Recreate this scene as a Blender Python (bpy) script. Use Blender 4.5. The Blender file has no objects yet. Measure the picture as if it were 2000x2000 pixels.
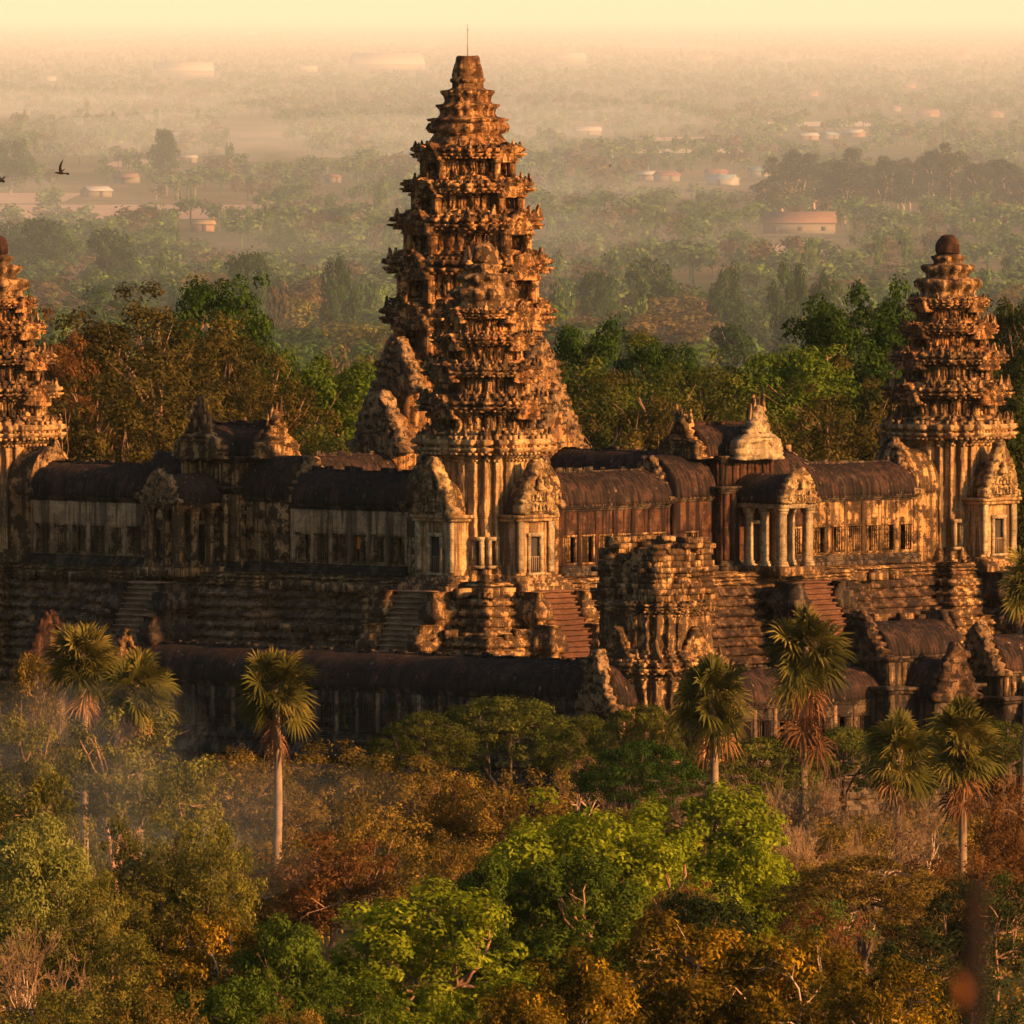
import bpy, math, random
import numpy as np
from math import sin, cos, pi, radians, sqrt, atan, tan
from mathutils import Vector

C = bpy.context.scene.collection
SC = bpy.context.scene
# ------------------------------------------------------------------ camera, world, sun, exposure
HC = 72.0                      # eye height on the hill above the plain
K = 3.508e-5                   # tangent per pixel of the 2000 px photograph
TILT = atan(1000 * K)
cam_d = bpy.data.cameras.new('camera')
cam_d.sensor_width = 36.0
cam_d.lens = 36.0 / (2 * 1000 * K)
cam_d.clip_start = 1.0
cam_d.clip_end = 250000.0
cam_d.dof.use_dof = True          # a long lens: only what stands right before it blurs
cam_d.dof.focus_distance = 1310.0
cam_d.dof.aperture_fstop = 11.0
cam = bpy.data.objects.new('camera', cam_d)
cam.location = (0, 0, HC)
cam.rotation_euler = (pi / 2 - TILT, 0, 0)
C.objects.link(cam)
SC.camera = cam

SUN_EL = radians(17.0)
SUN_PHI = radians(30.0)        # to the right of and behind the viewer
sdir = Vector((cos(SUN_PHI) * cos(SUN_EL), -sin(SUN_PHI) * cos(SUN_EL), sin(SUN_EL)))
sun_d = bpy.data.lights.new('sun', 'SUN')
sun_d.energy = 5.0
sun_d.angle = radians(0.6)
sun_d.color = (1.0, 0.50, 0.17)
sun = bpy.data.objects.new('sun', sun_d)
sun.rotation_euler = sdir.to_track_quat('Z', 'Y').to_euler()
sun.location = (300, 900, 400)
C.objects.link(sun)

world = bpy.data.worlds.new('World')
SC.world = world
world.use_nodes = True
wt = world.node_tree
wt.nodes.clear()
w_out = wt.nodes.new('ShaderNodeOutputWorld')
w_bg = wt.nodes.new('ShaderNodeBackground')
w_sky = wt.nodes.new('ShaderNodeTexSky')
w_sky.sky_type = 'NISHITA'
w_sky.sun_disc = False
w_sky.sun_elevation = SUN_EL
w_sky.sun_rotation = math.atan2(sdir.x, sdir.y)
w_sky.dust_density = 2.5
w_bg.inputs['Strength'].default_value = 0.068
wt.links.new(w_sky.outputs['Color'], w_bg.inputs['Color'])
wt.links.new(w_bg.outputs['Background'], w_out.inputs['Surface'])

SC.view_settings.view_transform = 'Standard'
SC.view_settings.look = 'None'
SC.view_settings.exposure = 1.17
SC.view_settings.gamma = 1.0
SC.render.engine = 'CYCLES'
SC.cycles.max_bounces = 5
SC.cycles.diffuse_bounces = 2
SC.cycles.transmission_bounces = 2
SC.cycles.transparent_max_bounces = 8
SC.cycles.volume_bounces = 1
SC.cycles.use_denoising = True

HAZE_DENSITY = 0.000004
MIST_DENSITY = 0.000078

# ------------------------------------------------------------------ pixel <-> place helpers
ct, st = cos(TILT), sin(TILT)
def zpx(py, D):
    a = (1000 - py) * K
    return HC + D * (-st + a * ct) / (ct + a * st)
def xpx(px, D):
    return (px - 1000) * K * D
def dpx(py, h=0.0):            # distance at which height h is seen at row py
    a = (1000 - py) * K
    return (HC - h) / -((-st + a * ct) / (ct + a * st))

# ------------------------------------------------------------------ noise
def _hash(i, j, k):
    h = (i * 374761393 + j * 668265263 + k * 1274126177) & 0xFFFFFFFF
    h = ((h ^ (h >> 13)) * 1274126177) & 0xFFFFFFFF
    h = (h ^ (h >> 16)) & 0xFFFF
    return h / 65535.0 * 2 - 1
def vnoise(P):
    P = np.asarray(P, dtype=np.float64)
    F = np.floor(P).astype(np.int64)
    f = P - F
    f = f * f * (3 - 2 * f)
    i, j, k = F[:, 0], F[:, 1], F[:, 2]
    r = 0
    for a in (0, 1):
        wa = f[:, 0] if a else 1 - f[:, 0]
        for b in (0, 1):
            wb = f[:, 1] if b else 1 - f[:, 1]
            for c in (0, 1):
                wc = f[:, 2] if c else 1 - f[:, 2]
                r = r + wa * wb * wc * _hash(i + a, j + b, k + c)
    return r
def fbm(P, sc=1.0, octv=3, seed=0.0):
    r = 0; amp = 1.0
    Q = np.asarray(P) * sc + seed * 17.31
    for o in range(octv):
        r = r + amp * vnoise(Q)
        Q = Q * 2.03 + 5.7; amp *= 0.5
    return r
def rough(V, amp, sc=0.9, seed=0.0, octv=3):
    V = np.asarray(V, dtype=np.float64)
    out = V.copy()
    for c in range(3):
        out[:, c] += amp * fbm(V, sc, octv, seed + 3.1 * c + 1)
    return out

def blocky(V, amp, seed=0, cell=(1.0, 0.46)):
    """courses of squared blocks, each pushed in or out a little"""
    V = np.asarray(V, dtype=np.float64); out = V.copy()
    k = np.floor(V[:, 2] / cell[1]).astype(np.int64)
    off = (k % 2) * .5 + _hash(k, k * 0 + seed, k * 0 + 9) * .4
    i = np.floor(V[:, 0] / cell[0] + off).astype(np.int64); j = np.floor(V[:, 1] / cell[0] + off).astype(np.int64)
    h = _hash(i + seed * 31, j, k) ; h2 = _hash(i, j + seed * 17, k + 5)
    h = np.where(h < -.72, h * 2.2, h)
    r = np.hypot(V[:, 0], V[:, 1]) + 1e-6
    out[:, 0] += amp * h; out[:, 1] += amp * h2
    out[:, 2] += amp * .35 * _hash(i + 3, j + 7, k)
    return out

# ------------------------------------------------------------------ mesh building
class MB:
    def __init__(s): s.v = []; s.q = []; s.t = []; s.a = []; s.n = 0
    def add(s, V, Q=None, T=None, rnd=None):
        V = np.asarray(V, dtype=np.float64).reshape(-1, 3)
        s.v.append(V)
        if Q is not None and len(Q): s.q.append(np.asarray(Q, dtype=np.int64).reshape(-1, 4) + s.n)
        if T is not None and len(T): s.t.append(np.asarray(T, dtype=np.int64).reshape(-1, 3) + s.n)
        if rnd is not None: s.a.append(np.asarray(rnd))
        s.n += len(V)
        return s
    def mesh(s, name, mat, smooth=False):
        V = np.concatenate(s.v) if s.v else np.zeros((0, 3))
        Q = np.concatenate(s.q) if s.q else np.zeros((0, 4), int)
        T = np.concatenate(s.t) if s.t else np.zeros((0, 3), int)
        me = bpy.data.meshes.new(name)
        me.vertices.add(len(V)); me.vertices.foreach_set('co', V.astype(np.float32).ravel())
        nl = len(Q) * 4 + len(T) * 3
        me.loops.add(nl)
        me.loops.foreach_set('vertex_index', np.concatenate([Q.ravel(), T.ravel()]).astype(np.int32))
        me.polygons.add(len(Q) + len(T))
        ls = np.concatenate([np.arange(len(Q)) * 4, len(Q) * 4 + np.arange(len(T)) * 3]).astype(np.int32)
        me.polygons.foreach_set('loop_start', ls)
        me.materials.append(mat)
        if s.a:
            at = me.attributes.new('rnd', 'FLOAT', 'FACE')
            at.data.foreach_set('value', np.concatenate(s.a).astype(np.float32))
        me.update(calc_edges=True)
        me.validate()
        if smooth:
            me.polygons.foreach_set('use_smooth', np.ones(len(me.polygons), dtype=bool))
        return me
    def obj(s, name, mat, parent=None, smooth=False):
        o = bpy.data.objects.new(name, s.mesh(name, mat, smooth))
        C.objects.link(o)
        if parent is not None: o.parent = parent
        return o

def link_copy(o, parent, loc=None, rotz=None, scale=None):
    c = o.copy(); C.objects.link(c); c.parent = parent
    if loc is not None: c.location = loc
    if rotz is not None: c.rotation_euler = (0, 0, rotz)
    if scale is not None: c.scale = scale
    return c
def thing(name, label, cat, loc=(0, 0, 0), rotz=0.0, group=None):
    o = bpy.data.objects.new(name, None); C.objects.link(o)
    o.location = loc; o.rotation_euler = (0, 0, rotz); o.empty_display_size = 0.5
    o['label'] = label; o['category'] = cat
    if group: o['group'] = group
    return o
def tag(o, label, cat, group=None):
    o['label'] = label; o['category'] = cat
    if group: o['group'] = group
    return o

def rotz_pts(V, a, loc=(0, 0, 0)):
    V = np.asarray(V, dtype=np.float64).reshape(-1, 3)
    c, s = cos(a), sin(a)
    return np.stack([V[:, 0] * c - V[:, 1] * s + loc[0], V[:, 0] * s + V[:, 1] * c + loc[1], V[:, 2] + loc[2]], 1)

def loft(rings, closed=True, cap=True):
    """rings: list of (n,3) arrays with the same n"""
    n = len(rings[0]); m = len(rings)
    V = np.concatenate(rings)
    Q = []
    idx = np.arange(n); nx = (idx + 1) % n
    if not closed: idx = idx[:-1]; nx = nx[:-1]
    for r in range(m - 1):
        Q.append(np.stack([r * n + idx, r * n + nx, (r + 1) * n + nx, (r + 1) * n + idx], 1))
    Q = np.concatenate(Q); T = np.zeros((0, 3), int)
    if cap:
        V = np.concatenate([V, rings[0].mean(0)[None], rings[-1].mean(0)[None]])
        a, b = n * m, n * m + 1
        i = np.arange(n); j = (i + 1) % n
        T = np.concatenate([np.stack([j, i, np.full(n, a)], 1), np.stack([(m - 1) * n + i, (m - 1) * n + j, np.full(n, b)], 1)])
    return V, Q, T

def box(x0, x1, y0, y1, z0, z1, seg=None):
    """box; with seg its sides are cut to about seg so that it can be roughened"""
    if seg is None:
        V = [(x0, y0, z0), (x1, y0, z0), (x1, y1, z0), (x0, y1, z0), (x0, y0, z1), (x1, y0, z1), (x1, y1, z1), (x0, y1, z1)]
        Q = [(3, 2, 1, 0), (4, 5, 6, 7), (0, 1, 5, 4), (1, 2, 6, 5), (2, 3, 7, 6), (3, 0, 4, 7)]
        return np.array(V), np.array(Q), None
    n = max(1, int(round((z1 - z0) / seg)))
    rings = [rect_ring(x0, x1, y0, y1, z0 + (z1 - z0) * i / n, seg) for i in range(n + 1)]
    return loft(rings)
def rect_ring(x0, x1, y0, y1, z, seg):
    nx = max(1, int(round((x1 - x0) / seg))); ny = max(1, int(round((y1 - y0) / seg)))
    xs = np.linspace(x0, x1, nx + 1)[:-1]; ys = np.linspace(y0, y1, ny + 1)[:-1]
    xr = np.linspace(x1, x0, nx + 1)[:-1]; yr = np.linspace(y1, y0, ny + 1)[:-1]
    P = np.concatenate([np.stack([xs, np.full(nx, y0)], 1), np.stack([np.full(ny, x1), ys], 1),
                        np.stack([xr, np.full(nx, y1)], 1), np.stack([np.full(ny, x0), yr], 1)])
    return np.concatenate([P, np.full((len(P), 1), z)], 1)

def tube(pts, rad, n=6, cap=True):
    pts = np.asarray(pts, dtype=np.float64); rings = []
    for i, p in enumerate(pts):
        d = pts[min(i + 1, len(pts) - 1)] - pts[max(i - 1, 0)]
        d = d / (np.linalg.norm(d) + 1e-9)
        a = np.array([1.0, 0, 0]) if abs(d[0]) < 0.8 else np.array([0, 1.0, 0])
        u = np.cross(d, a); u /= np.linalg.norm(u); w = np.cross(d, u)
        t = np.arange(n) * 2 * pi / n
        rings.append(p + rad[i] * (np.cos(t)[:, None] * u + np.sin(t)[:, None] * w))
    return loft(rings, True, cap)
def lathe(prof, n=10, cx=0, cy=0):
    t = np.arange(n) * 2 * pi / n
    rings = [np.stack([cx + r * np.cos(t), cy + r * np.sin(t), np.full(n, z)], 1) for r, z in prof]
    return loft(rings)

# ------------------------------------------------------------------ materials
def newmat(name):
    m = bpy.data.materials.new(name); m.use_nodes = True
    nt = m.node_tree; nt.nodes.clear()
    return m, nt, nt.nodes, nt.links
def ramp(nodes, stops, interp='LINEAR'):
    r = nodes.new('ShaderNodeValToRGB'); cr = r.color_ramp; cr.interpolation = interp
    while len(cr.elements) < len(stops): cr.elements.new(0.5)
    for e, (p, c) in zip(cr.elements, stops):
        e.position = p; e.color = (*c, 1) if len(c) == 3 else c
    return r
def mixc(nodes, links, fac, a, b, mode='MIX'):
    m = nodes.new('ShaderNodeMix'); m.data_type = 'RGBA'; m.blend_type = mode
    for s, v in ((m.inputs[0], fac), (m.inputs[6], a), (m.inputs[7], b)):
        if isinstance(v, (int, float)): s.default_value = v
        elif isinstance(v, tuple): s.default_value = (*v, 1)
        else: links.new(v, s)
    return m.outputs[2]
def mathn(nodes, links, op, a, b=None, clamp=False):
    m = nodes.new('ShaderNodeMath'); m.operation = op; m.use_clamp = clamp
    for s, v in ((m.inputs[0], a), (m.inputs[1], b)):
        if v is None: continue
        if isinstance(v, (int, float)): s.default_value = v
        else: links.new(v, s)
    return m.outputs[0]
def noise(nodes, links, vec, scale, detail=6, rough_=0.6):
    n = nodes.new('ShaderNodeTexNoise'); n.inputs['Scale'].default_value = scale
    n.inputs['Detail'].default_value = detail; n.inputs['Roughness'].default_value = rough_
    links.new(vec, n.inputs['Vector'])
    return n.outputs['Fac']

def stone_mat(name, light, mid, dark, stain=0.5, streak=0.5, joints=0.5, bump=0.6, lichen=0.25, bs=0.75, flecks=0.0, more=0.0):
    m, nt, N, L = newmat(name)
    out = N.new('ShaderNodeOutputMaterial'); b = N.new('ShaderNodeBsdfPrincipled')
    L.new(b.outputs[0], out.inputs[0])
    b.inputs['Roughness'].default_value = 0.95
    b.inputs['Specular IOR Level'].default_value = 0.1
    geo = N.new('ShaderNodeNewGeometry'); tc = N.new('ShaderNodeTexCoord')
    pos = geo.outputs['Position']
    n1 = noise(N, L, pos, 0.33, 8, 0.62)
    n2 = noise(N, L, pos, 1.7, 6, 0.65)
    n3 = noise(N, L, pos, 7.0, 4, 0.7)
    col = mixc(N, L, ramp_out(N, L, n1, 0.35, 0.65), mid, light)
    col = mixc(N, L, mathn(N, L, 'MULTIPLY', ramp_out(N, L, n2, 0.5, 0.72), 0.75), col, mid)
    # grey green lichen
    lm = mathn(N, L, 'MULTIPLY', ramp_out(N, L, noise(N, L, pos, 0.8, 7, 0.7), 0.55, 0.68), lichen)
    col = mixc(N, L, lm, col, (0.17, 0.165, 0.12))
    if flecks > 0:
        mpf = N.new('ShaderNodeMapping'); mpf.inputs['Scale'].default_value = (1, 1, .35); L.new(pos, mpf.inputs['Vector'])
        fm = mathn(N, L, 'MULTIPLY', ramp_out(N, L, noise(N, L, mpf.outputs[0], 2.6, 3, .6), 0.66, 0.72), flecks)
        fleck_m = fm
    # black weathering: blotches and streaks running down
    mp = N.new('ShaderNodeMapping'); mp.inputs['Scale'].default_value = (1.6, 1.6, 0.10); L.new(pos, mp.inputs['Vector'])
    s1 = noise(N, L, mp.outputs[0], 1.0, 5, 0.6)
    sm = mathn(N, L, 'MULTIPLY', ramp_out(N, L, s1, 0.47 - more, 0.56 - more), streak)
    bm = mathn(N, L, 'MULTIPLY', ramp_out(N, L, noise(N, L, pos, bs, 9, 0.72), 0.48 - more, 0.55 - more), stain)
    dm = mathn(N, L, 'MAXIMUM', sm, bm)
    col = mixc(N, L, dm, col, dark)
    col = mixc(N, L, mathn(N, L, 'MULTIPLY', ramp_out(N, L, n3, 0.42, 0.62), 0.35), col, dark)
    # courses of blocks
    sx = N.new('ShaderNodeSeparateXYZ'); L.new(tc.outputs['Object'], sx.inputs[0])
    cx = N.new('ShaderNodeCombineXYZ')
    L.new(mathn(N, L, 'ADD', sx.outputs[0], sx.outputs[1]), cx.inputs[0]); L.new(sx.outputs[2], cx.inputs[1])
    br = N.new('ShaderNodeTexBrick'); L.new(cx.outputs[0], br.inputs['Vector'])
    br.inputs['Scale'].default_value = 1.0; br.inputs['Brick Width'].default_value = 1.1
    br.inputs['Row Height'].default_value = 0.46; br.inputs['Mortar Size'].default_value = 0.035
    br.inputs['Color1'].default_value = (1, 1, 1, 1); br.inputs['Color2'].default_value = (0.72, 0.69, 0.66, 1)
    br.inputs['Mortar'].default_value = (0.45, 0.42, 0.4, 1)
    col = mixc(N, L, joints, col, br.outputs['Color'], 'MULTIPLY')
    if flecks > 0: col = mixc(N, L, fleck_m, col, (0.30, 0.20, 0.12))
    L.new(col, b.inputs['Base Color'])
    bp = N.new('ShaderNodeBump'); bp.inputs['Strength'].default_value = bump; bp.inputs['Distance'].default_value = 0.25
    h = mathn(N, L, 'ADD', n2, mathn(N, L, 'MULTIPLY', n3, 0.5))
    h = mathn(N, L, 'ADD', h, mathn(N, L, 'MULTIPLY', br.outputs['Fac'], -0.4 * joints))
    L.new(h, bp.inputs['Height']); L.new(bp.outputs[0], b.inputs['Normal'])
    return m
def ramp_out(N, L, val, a, b):
    r = N.new('ShaderNodeMapRange'); r.interpolation_type = 'SMOOTHSTEP'
    r.inputs['From Min'].default_value = a; r.inputs['From Max'].default_value = b
    L.new(val, r.inputs['Value'])
    return r.outputs[0]

def plain_mat(name, col, rough_=0.8, var=0.3, scale=0.5):
    m, nt, N, L = newmat(name)
    out = N.new('ShaderNodeOutputMaterial'); b = N.new('ShaderNodeBsdfPrincipled')
    L.new(b.outputs[0], out.inputs[0]); b.inputs['Roughness'].default_value = rough_
    b.inputs['Specular IOR Level'].default_value = 0.2
    tc = N.new('ShaderNodeTexCoord')
    n = noise(N, L, tc.outputs['Object'], scale, 6, 0.65)
    c = mixc(N, L, ramp_out(N, L, n, 0.3, 0.7), tuple(x * (1 - var) for x in col), tuple(min(1, x * (1 + var)) for x in col))
    L.new(c, b.inputs['Base Color'])
    return m

def leaf_mat(name, cols, transl=0.25, vary=0.25):
    m, nt, N, L = newmat(name)
    out = N.new('ShaderNodeOutputMaterial')
    at = N.new('ShaderNodeAttribute'); at.attribute_name = 'rnd'
    n = len(cols)
    r = ramp(N, [(i / max(1, n - 1), c) for i, c in enumerate(cols)])
    tc = N.new('ShaderNodeTexCoord')
    nz = noise(N, L, tc.outputs['Object'], 0.22, 3, 0.5)
    f = mathn(N, L, 'ADD', mathn(N, L, 'MULTIPLY', at.outputs['Fac'], 0.55), mathn(N, L, 'MULTIPLY', ramp_out(N, L, nz, 0.38, 0.62), 0.45))
    L.new(f, r.inputs[0])
    oi = N.new('ShaderNodeObjectInfo')
    hs = N.new('ShaderNodeHueSaturation')
    L.new(r.outputs[0], hs.inputs['Color'])
    v = mathn(N, L, 'ADD', 1 - vary, mathn(N, L, 'MULTIPLY', oi.outputs['Random'], 2 * vary))
    L.new(v, hs.inputs['Value'])
    d = N.new('ShaderNodeBsdfDiffuse'); t = N.new('ShaderNodeBsdfTranslucent')
    L.new(hs.outputs[0], d.inputs['Color']); L.new(hs.outputs[0], t.inputs['Color'])
    mx = N.new('ShaderNodeMixShader'); mx.inputs[0].default_value = transl
    L.new(d.outputs[0], mx.inputs[1]); L.new(t.outputs[0], mx.inputs[2]); L.new(mx.outputs[0], out.inputs[0])
    return m

M = {}
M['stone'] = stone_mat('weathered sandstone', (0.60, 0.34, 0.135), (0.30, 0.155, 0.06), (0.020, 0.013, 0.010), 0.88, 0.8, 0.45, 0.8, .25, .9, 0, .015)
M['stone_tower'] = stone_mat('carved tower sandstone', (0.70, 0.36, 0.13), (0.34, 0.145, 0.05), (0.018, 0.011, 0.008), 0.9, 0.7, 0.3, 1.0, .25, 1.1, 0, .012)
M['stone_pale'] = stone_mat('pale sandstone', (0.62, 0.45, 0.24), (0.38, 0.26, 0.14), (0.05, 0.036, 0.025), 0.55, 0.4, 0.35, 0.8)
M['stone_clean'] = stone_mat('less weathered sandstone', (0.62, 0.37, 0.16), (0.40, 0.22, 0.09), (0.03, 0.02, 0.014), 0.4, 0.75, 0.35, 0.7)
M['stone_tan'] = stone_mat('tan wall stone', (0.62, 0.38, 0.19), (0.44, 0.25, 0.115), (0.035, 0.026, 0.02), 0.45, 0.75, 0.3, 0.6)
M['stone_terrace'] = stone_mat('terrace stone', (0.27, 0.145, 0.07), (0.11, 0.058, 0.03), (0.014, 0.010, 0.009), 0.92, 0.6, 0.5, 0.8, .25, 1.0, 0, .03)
M['stone_terrace_shade_lift'] = stone_mat('terrace stone lightened for shade', (0.40, 0.235, 0.12), (0.20, 0.115, 0.06), (0.018, 0.013, 0.011), 0.8, 0.45, 0.5, 0.8, .3, 1.0)  # terrace stone again, extra light for the shaded side put into its colour
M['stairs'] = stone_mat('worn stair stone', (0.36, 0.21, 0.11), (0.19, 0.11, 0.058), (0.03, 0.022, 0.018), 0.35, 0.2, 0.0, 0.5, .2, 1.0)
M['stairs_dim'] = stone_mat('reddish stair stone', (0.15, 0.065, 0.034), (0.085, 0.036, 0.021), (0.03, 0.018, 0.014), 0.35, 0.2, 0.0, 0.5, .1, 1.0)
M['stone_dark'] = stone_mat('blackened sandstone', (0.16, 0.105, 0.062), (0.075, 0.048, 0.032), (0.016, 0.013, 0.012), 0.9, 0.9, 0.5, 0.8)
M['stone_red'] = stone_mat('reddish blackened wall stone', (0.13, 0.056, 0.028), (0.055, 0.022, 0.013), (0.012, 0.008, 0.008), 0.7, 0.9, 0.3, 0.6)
M['roof'] = stone_mat('dark stone roof', (0.075, 0.036, 0.023), (0.030, 0.018, 0.014), (0.009, 0.008, 0.008), 0.6, 0.8, 0.2, 0.6, 0.2, .5, .75)
M['carved'] = stone_mat('deeply carved pale stone', (0.62, 0.41, 0.18), (0.32, 0.18, 0.075), (0.03, 0.020, 0.014), 0.8, 0.4, 0.15, 1.0, .2, 1.5)
M['carved_dim'] = stone_mat('deeply carved grey stone', (0.42, 0.25, 0.115), (0.22, 0.12, 0.055), (0.02, 0.015, 0.012), 0.92, 0.35, 0.1, 1.0, .4, 1.6)
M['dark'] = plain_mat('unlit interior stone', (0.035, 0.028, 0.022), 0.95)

# ------------------------------------------------------------------ setting: ground, haze
def ground_mat():
    m, nt, N, L = newmat('dry plain')
    out = N.new('ShaderNodeOutputMaterial'); b = N.new('ShaderNodeBsdfPrincipled')
    L.new(b.outputs[0], out.inputs[0]); b.inputs['Roughness'].default_value = 1.0
    b.inputs['Specular IOR Level'].default_value = 0.0
    geo = N.new('ShaderNodeNewGeometry')
    n1 = noise(N, L, geo.outputs['Position'], 0.004, 8, 0.6)
    n2 = noise(N, L, geo.outputs['Position'], 0.09, 8, 0.65)
    c = mixc(N, L, ramp_out(N, L, n1, 0.42, 0.62), (0.05, 0.055, 0.02), (0.15, 0.10, 0.055))
    c = mixc(N, L, ramp_out(N, L, n2, 0.4, 0.65), c, (0.045, 0.04, 0.018))
    L.new(c, b.inputs['Base Color'])
    return m
def sheet(name, x0, x1, y0, y1, z, mat, nx=1, ny=1, bump=0.0, seed=0):
    xs = np.linspace(x0, x1, nx + 1); ys = np.linspace(y0, y1, ny + 1)
    X, Y = np.meshgrid(xs, ys)
    V = np.stack([X.ravel(), Y.ravel(), np.full(X.size, z)], 1)
    if bump: V[:, 2] += bump * fbm(V, 0.02, 3, seed)
    i = np.arange(nx); j = np.arange(ny)
    I, J = np.meshgrid(i, j); a = (J * (nx + 1) + I).ravel()
    Q = np.stack([a, a + 1, a + nx + 2, a + nx + 1], 1)
    o = MB().add(V, Q).obj(name, mat)
    o['kind'] = 'structure'
    return o
M['ground'] = ground_mat()
sheet('ground', -28000, 28000, -1800, 68000, 0.0, M['ground'], 8, 8)

def make_haze():
    m, nt, N, L = newmat('haze air')
    out = N.new('ShaderNodeOutputMaterial'); v = N.new('ShaderNodeVolumePrincipled')
    v.inputs['Color'].default_value = (0.74, 0.92, 0.95, 1)
    v.inputs['Absorption Color'].default_value = (1, 1, 1, 1)
    v.inputs['Density'].default_value = HAZE_DENSITY
    v.inputs['Anisotropy'].default_value = -0.35
    L.new(v.outputs[0], out.inputs['Volume'])
    V, Q, T = box(-30000, 30000, -2000, 70000, -1.0, 212.0)
    o = MB().add(V, Q).obj('haze', m)
    o['kind'] = 'stuff'
    return o
make_haze()
def smoke_puffs():
    m, nt, N, L = newmat('thin smoke')
    out = N.new('ShaderNodeOutputMaterial'); v = N.new('ShaderNodeVolumePrincipled')
    v.inputs['Color'].default_value = (0.8, 0.92, 1.0, 1); v.inputs['Absorption Color'].default_value = (1, 1, 1, 1)
    v.inputs['Density'].default_value = 0.0019
    v.inputs['Anisotropy'].default_value = -0.2
    L.new(v.outputs[0], out.inputs['Volume'])
    mb = MB()
    for px, py, D, rx, ry, rz in ((150, 1490, 1120, 7, 6, 6), (330, 1600, 1075, 9, 7, 5), (60, 1440, 1150, 8, 7, 4.5), (260, 1420, 1125, 6, 5, 4), (560, 1570, 1100, 9, 6, 3.5), (200, 1660, 1050, 8, 6, 3), (420, 1690, 1040, 7, 5, 3)):
        c = np.array([xpx(px, D), D, zpx(py, D)])
        prof = [(sin(pi * k / 14) + 1e-3, -cos(pi * k / 14)) for k in range(15)]
        V, Q, T = lathe(prof, 20)
        V = V * np.array([rx, ry, rz]); V = V * (1 + .25 * vnoise(V * .25 + px))[:, None] + c
        mb.add(V, Q, T)
    o = mb.obj('smoke', m); o['kind'] = 'stuff'
smoke_puffs()
def mist_banks():
    m, nt, N, L = newmat('drifting mist')
    out = N.new('ShaderNodeOutputMaterial'); v = N.new('ShaderNodeVolumePrincipled')
    v.inputs['Color'].default_value = (0.85, 0.95, 1.0, 1); v.inputs['Absorption Color'].default_value = (1, 1, 1, 1)
    v.inputs['Density'].default_value = 0.0004; v.inputs['Anisotropy'].default_value = -0.3
    L.new(v.outputs[0], out.inputs['Volume'])
    for px, py, rx, ry, rz in ((1080, 560, 26, 90, 9), (560, 570, 34, 90, 7), (330, 330, 60, 200, 10), (760, 330, 70, 200, 9), (1120, 290, 80, 220, 9), (180, 250, 110, 260, 10), (1500, 520, 30, 90, 5), (1250, 420, 60, 140, 7), (60, 470, 40, 120, 8)):
        D = dpx(py, 0)
        prof = [(sin(pi * k / 12) + 1e-3, -cos(pi * k / 12)) for k in range(13)]
        V, Q, T = lathe(prof, 24)
        V = V * np.array([rx, ry, rz]); V = V * (1 + .5 * vnoise(V * np.array([2.2 / rx, 2.2 / ry, 2.2 / rz]) + px))[:, None]
        o = MB().add(V, Q, T).obj('mist_bank', m); o['kind'] = 'stuff'
        o.location = (xpx(px, D), D, rz * 1.4)
mist_banks()
def make_mist():
    m, nt, N, L = newmat('ground mist')
    out = N.new('ShaderNodeOutputMaterial'); v = N.new('ShaderNodeVolumePrincipled')
    v.inputs['Color'].default_value = (0.80, 0.92, 1.0, 1)
    v.inputs['Absorption Color'].default_value = (1, 1, 1, 1)
    v.inputs['Density'].default_value = MIST_DENSITY
    v.inputs['Anisotropy'].default_value = -0.12
    L.new(v.outputs[0], out.inputs['Volume'])
    V, Q, T = box(-25000, 25000, 1850, 66500, -.5, 200.0)
    o = MB().add(V, Q).obj('ground_mist', m)
    o['kind'] = 'stuff'
make_mist()

# ------------------------------------------------------------------ temple frame
TH = radians(46.5)
SIDE = 62.0
FZ = zpx(1120, 1300)                        # floor of the upper terrace
P0 = Vector((xpx(945, 1300), 1300.0, FZ))   # near corner
UX, UY = cos(TH), sin(TH)
def tw(u, v, z=0.0):                         # temple plan -> world
    return (P0.x + u * UX - v * UY, P0.y + u * UY + v * UX, FZ + z)
def t_inv(x, y):
    dx, dy = x - P0.x, y - P0.y
    return dx * UX + dy * UY, -dx * UY + dy * UX
RIGHT = TH                                   # frame of the right-hand face: x to the right, -y to the front
LEFT = TH - pi / 2

# plan outline with stepped corners; w half width, nd niche depth, rd how deep the steps are, b roundness
PLAN = [(1, 0.15, 1), (1, 0.15, 0), (1, 0.30, 0), (0.93, 0.30, 0), (0.93, 0.46, 0), (0.86, 0.46, 0), (0.86, 0.61, 0), (0.78, 0.61, 0), (0.78, 0.78, 0)]
PLAN_BODY = [(1, 0.40, 0), (0.92, 0.40, 0), (0.92, 0.62, 0), (0.79, 0.62, 0), (0.79, 0.79, 0)]
def plan_ring(w, z, nd=0.0, rd=1.0, b=0.0, sub=2, lobes=0, lob=0.0, plan=None):
    q = [((1 - rd * (1 - d)) - (nd if f else 0), t) for d, t, f in (plan or PLAN)]
    quad = q + [(t, d) for d, t in reversed(q[:-1])]
    pts = []
    for r in range(4):
        c, s = [(1, 0), (0, 1), (-1, 0), (0, -1)][r]
        pts += [(x * c - y * s, x * s + y * c) for x, y in quad]
    pts = np.array(pts)
    nxt = np.roll(pts, -1, 0)
    P = np.concatenate([pts[:, None] + (nxt - pts)[:, None] * (np.arange(sub) / sub)[None, :, None]], 1).reshape(-1, 2)
    if b > 0:
        n = len(P)
        ang = pi / 4 * 0 + np.arange(n) / n * 2 * pi + math.atan2(P[0, 1], P[0, 0])
        rr = 1 + lob * np.cos(ang * lobes)
        P = P * (1 - b) + b * np.stack([np.cos(ang) * rr, np.sin(ang) * rr], 1)
    P = P * w
    return np.concatenate([P, np.full((len(P), 1), z)], 1)

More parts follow.
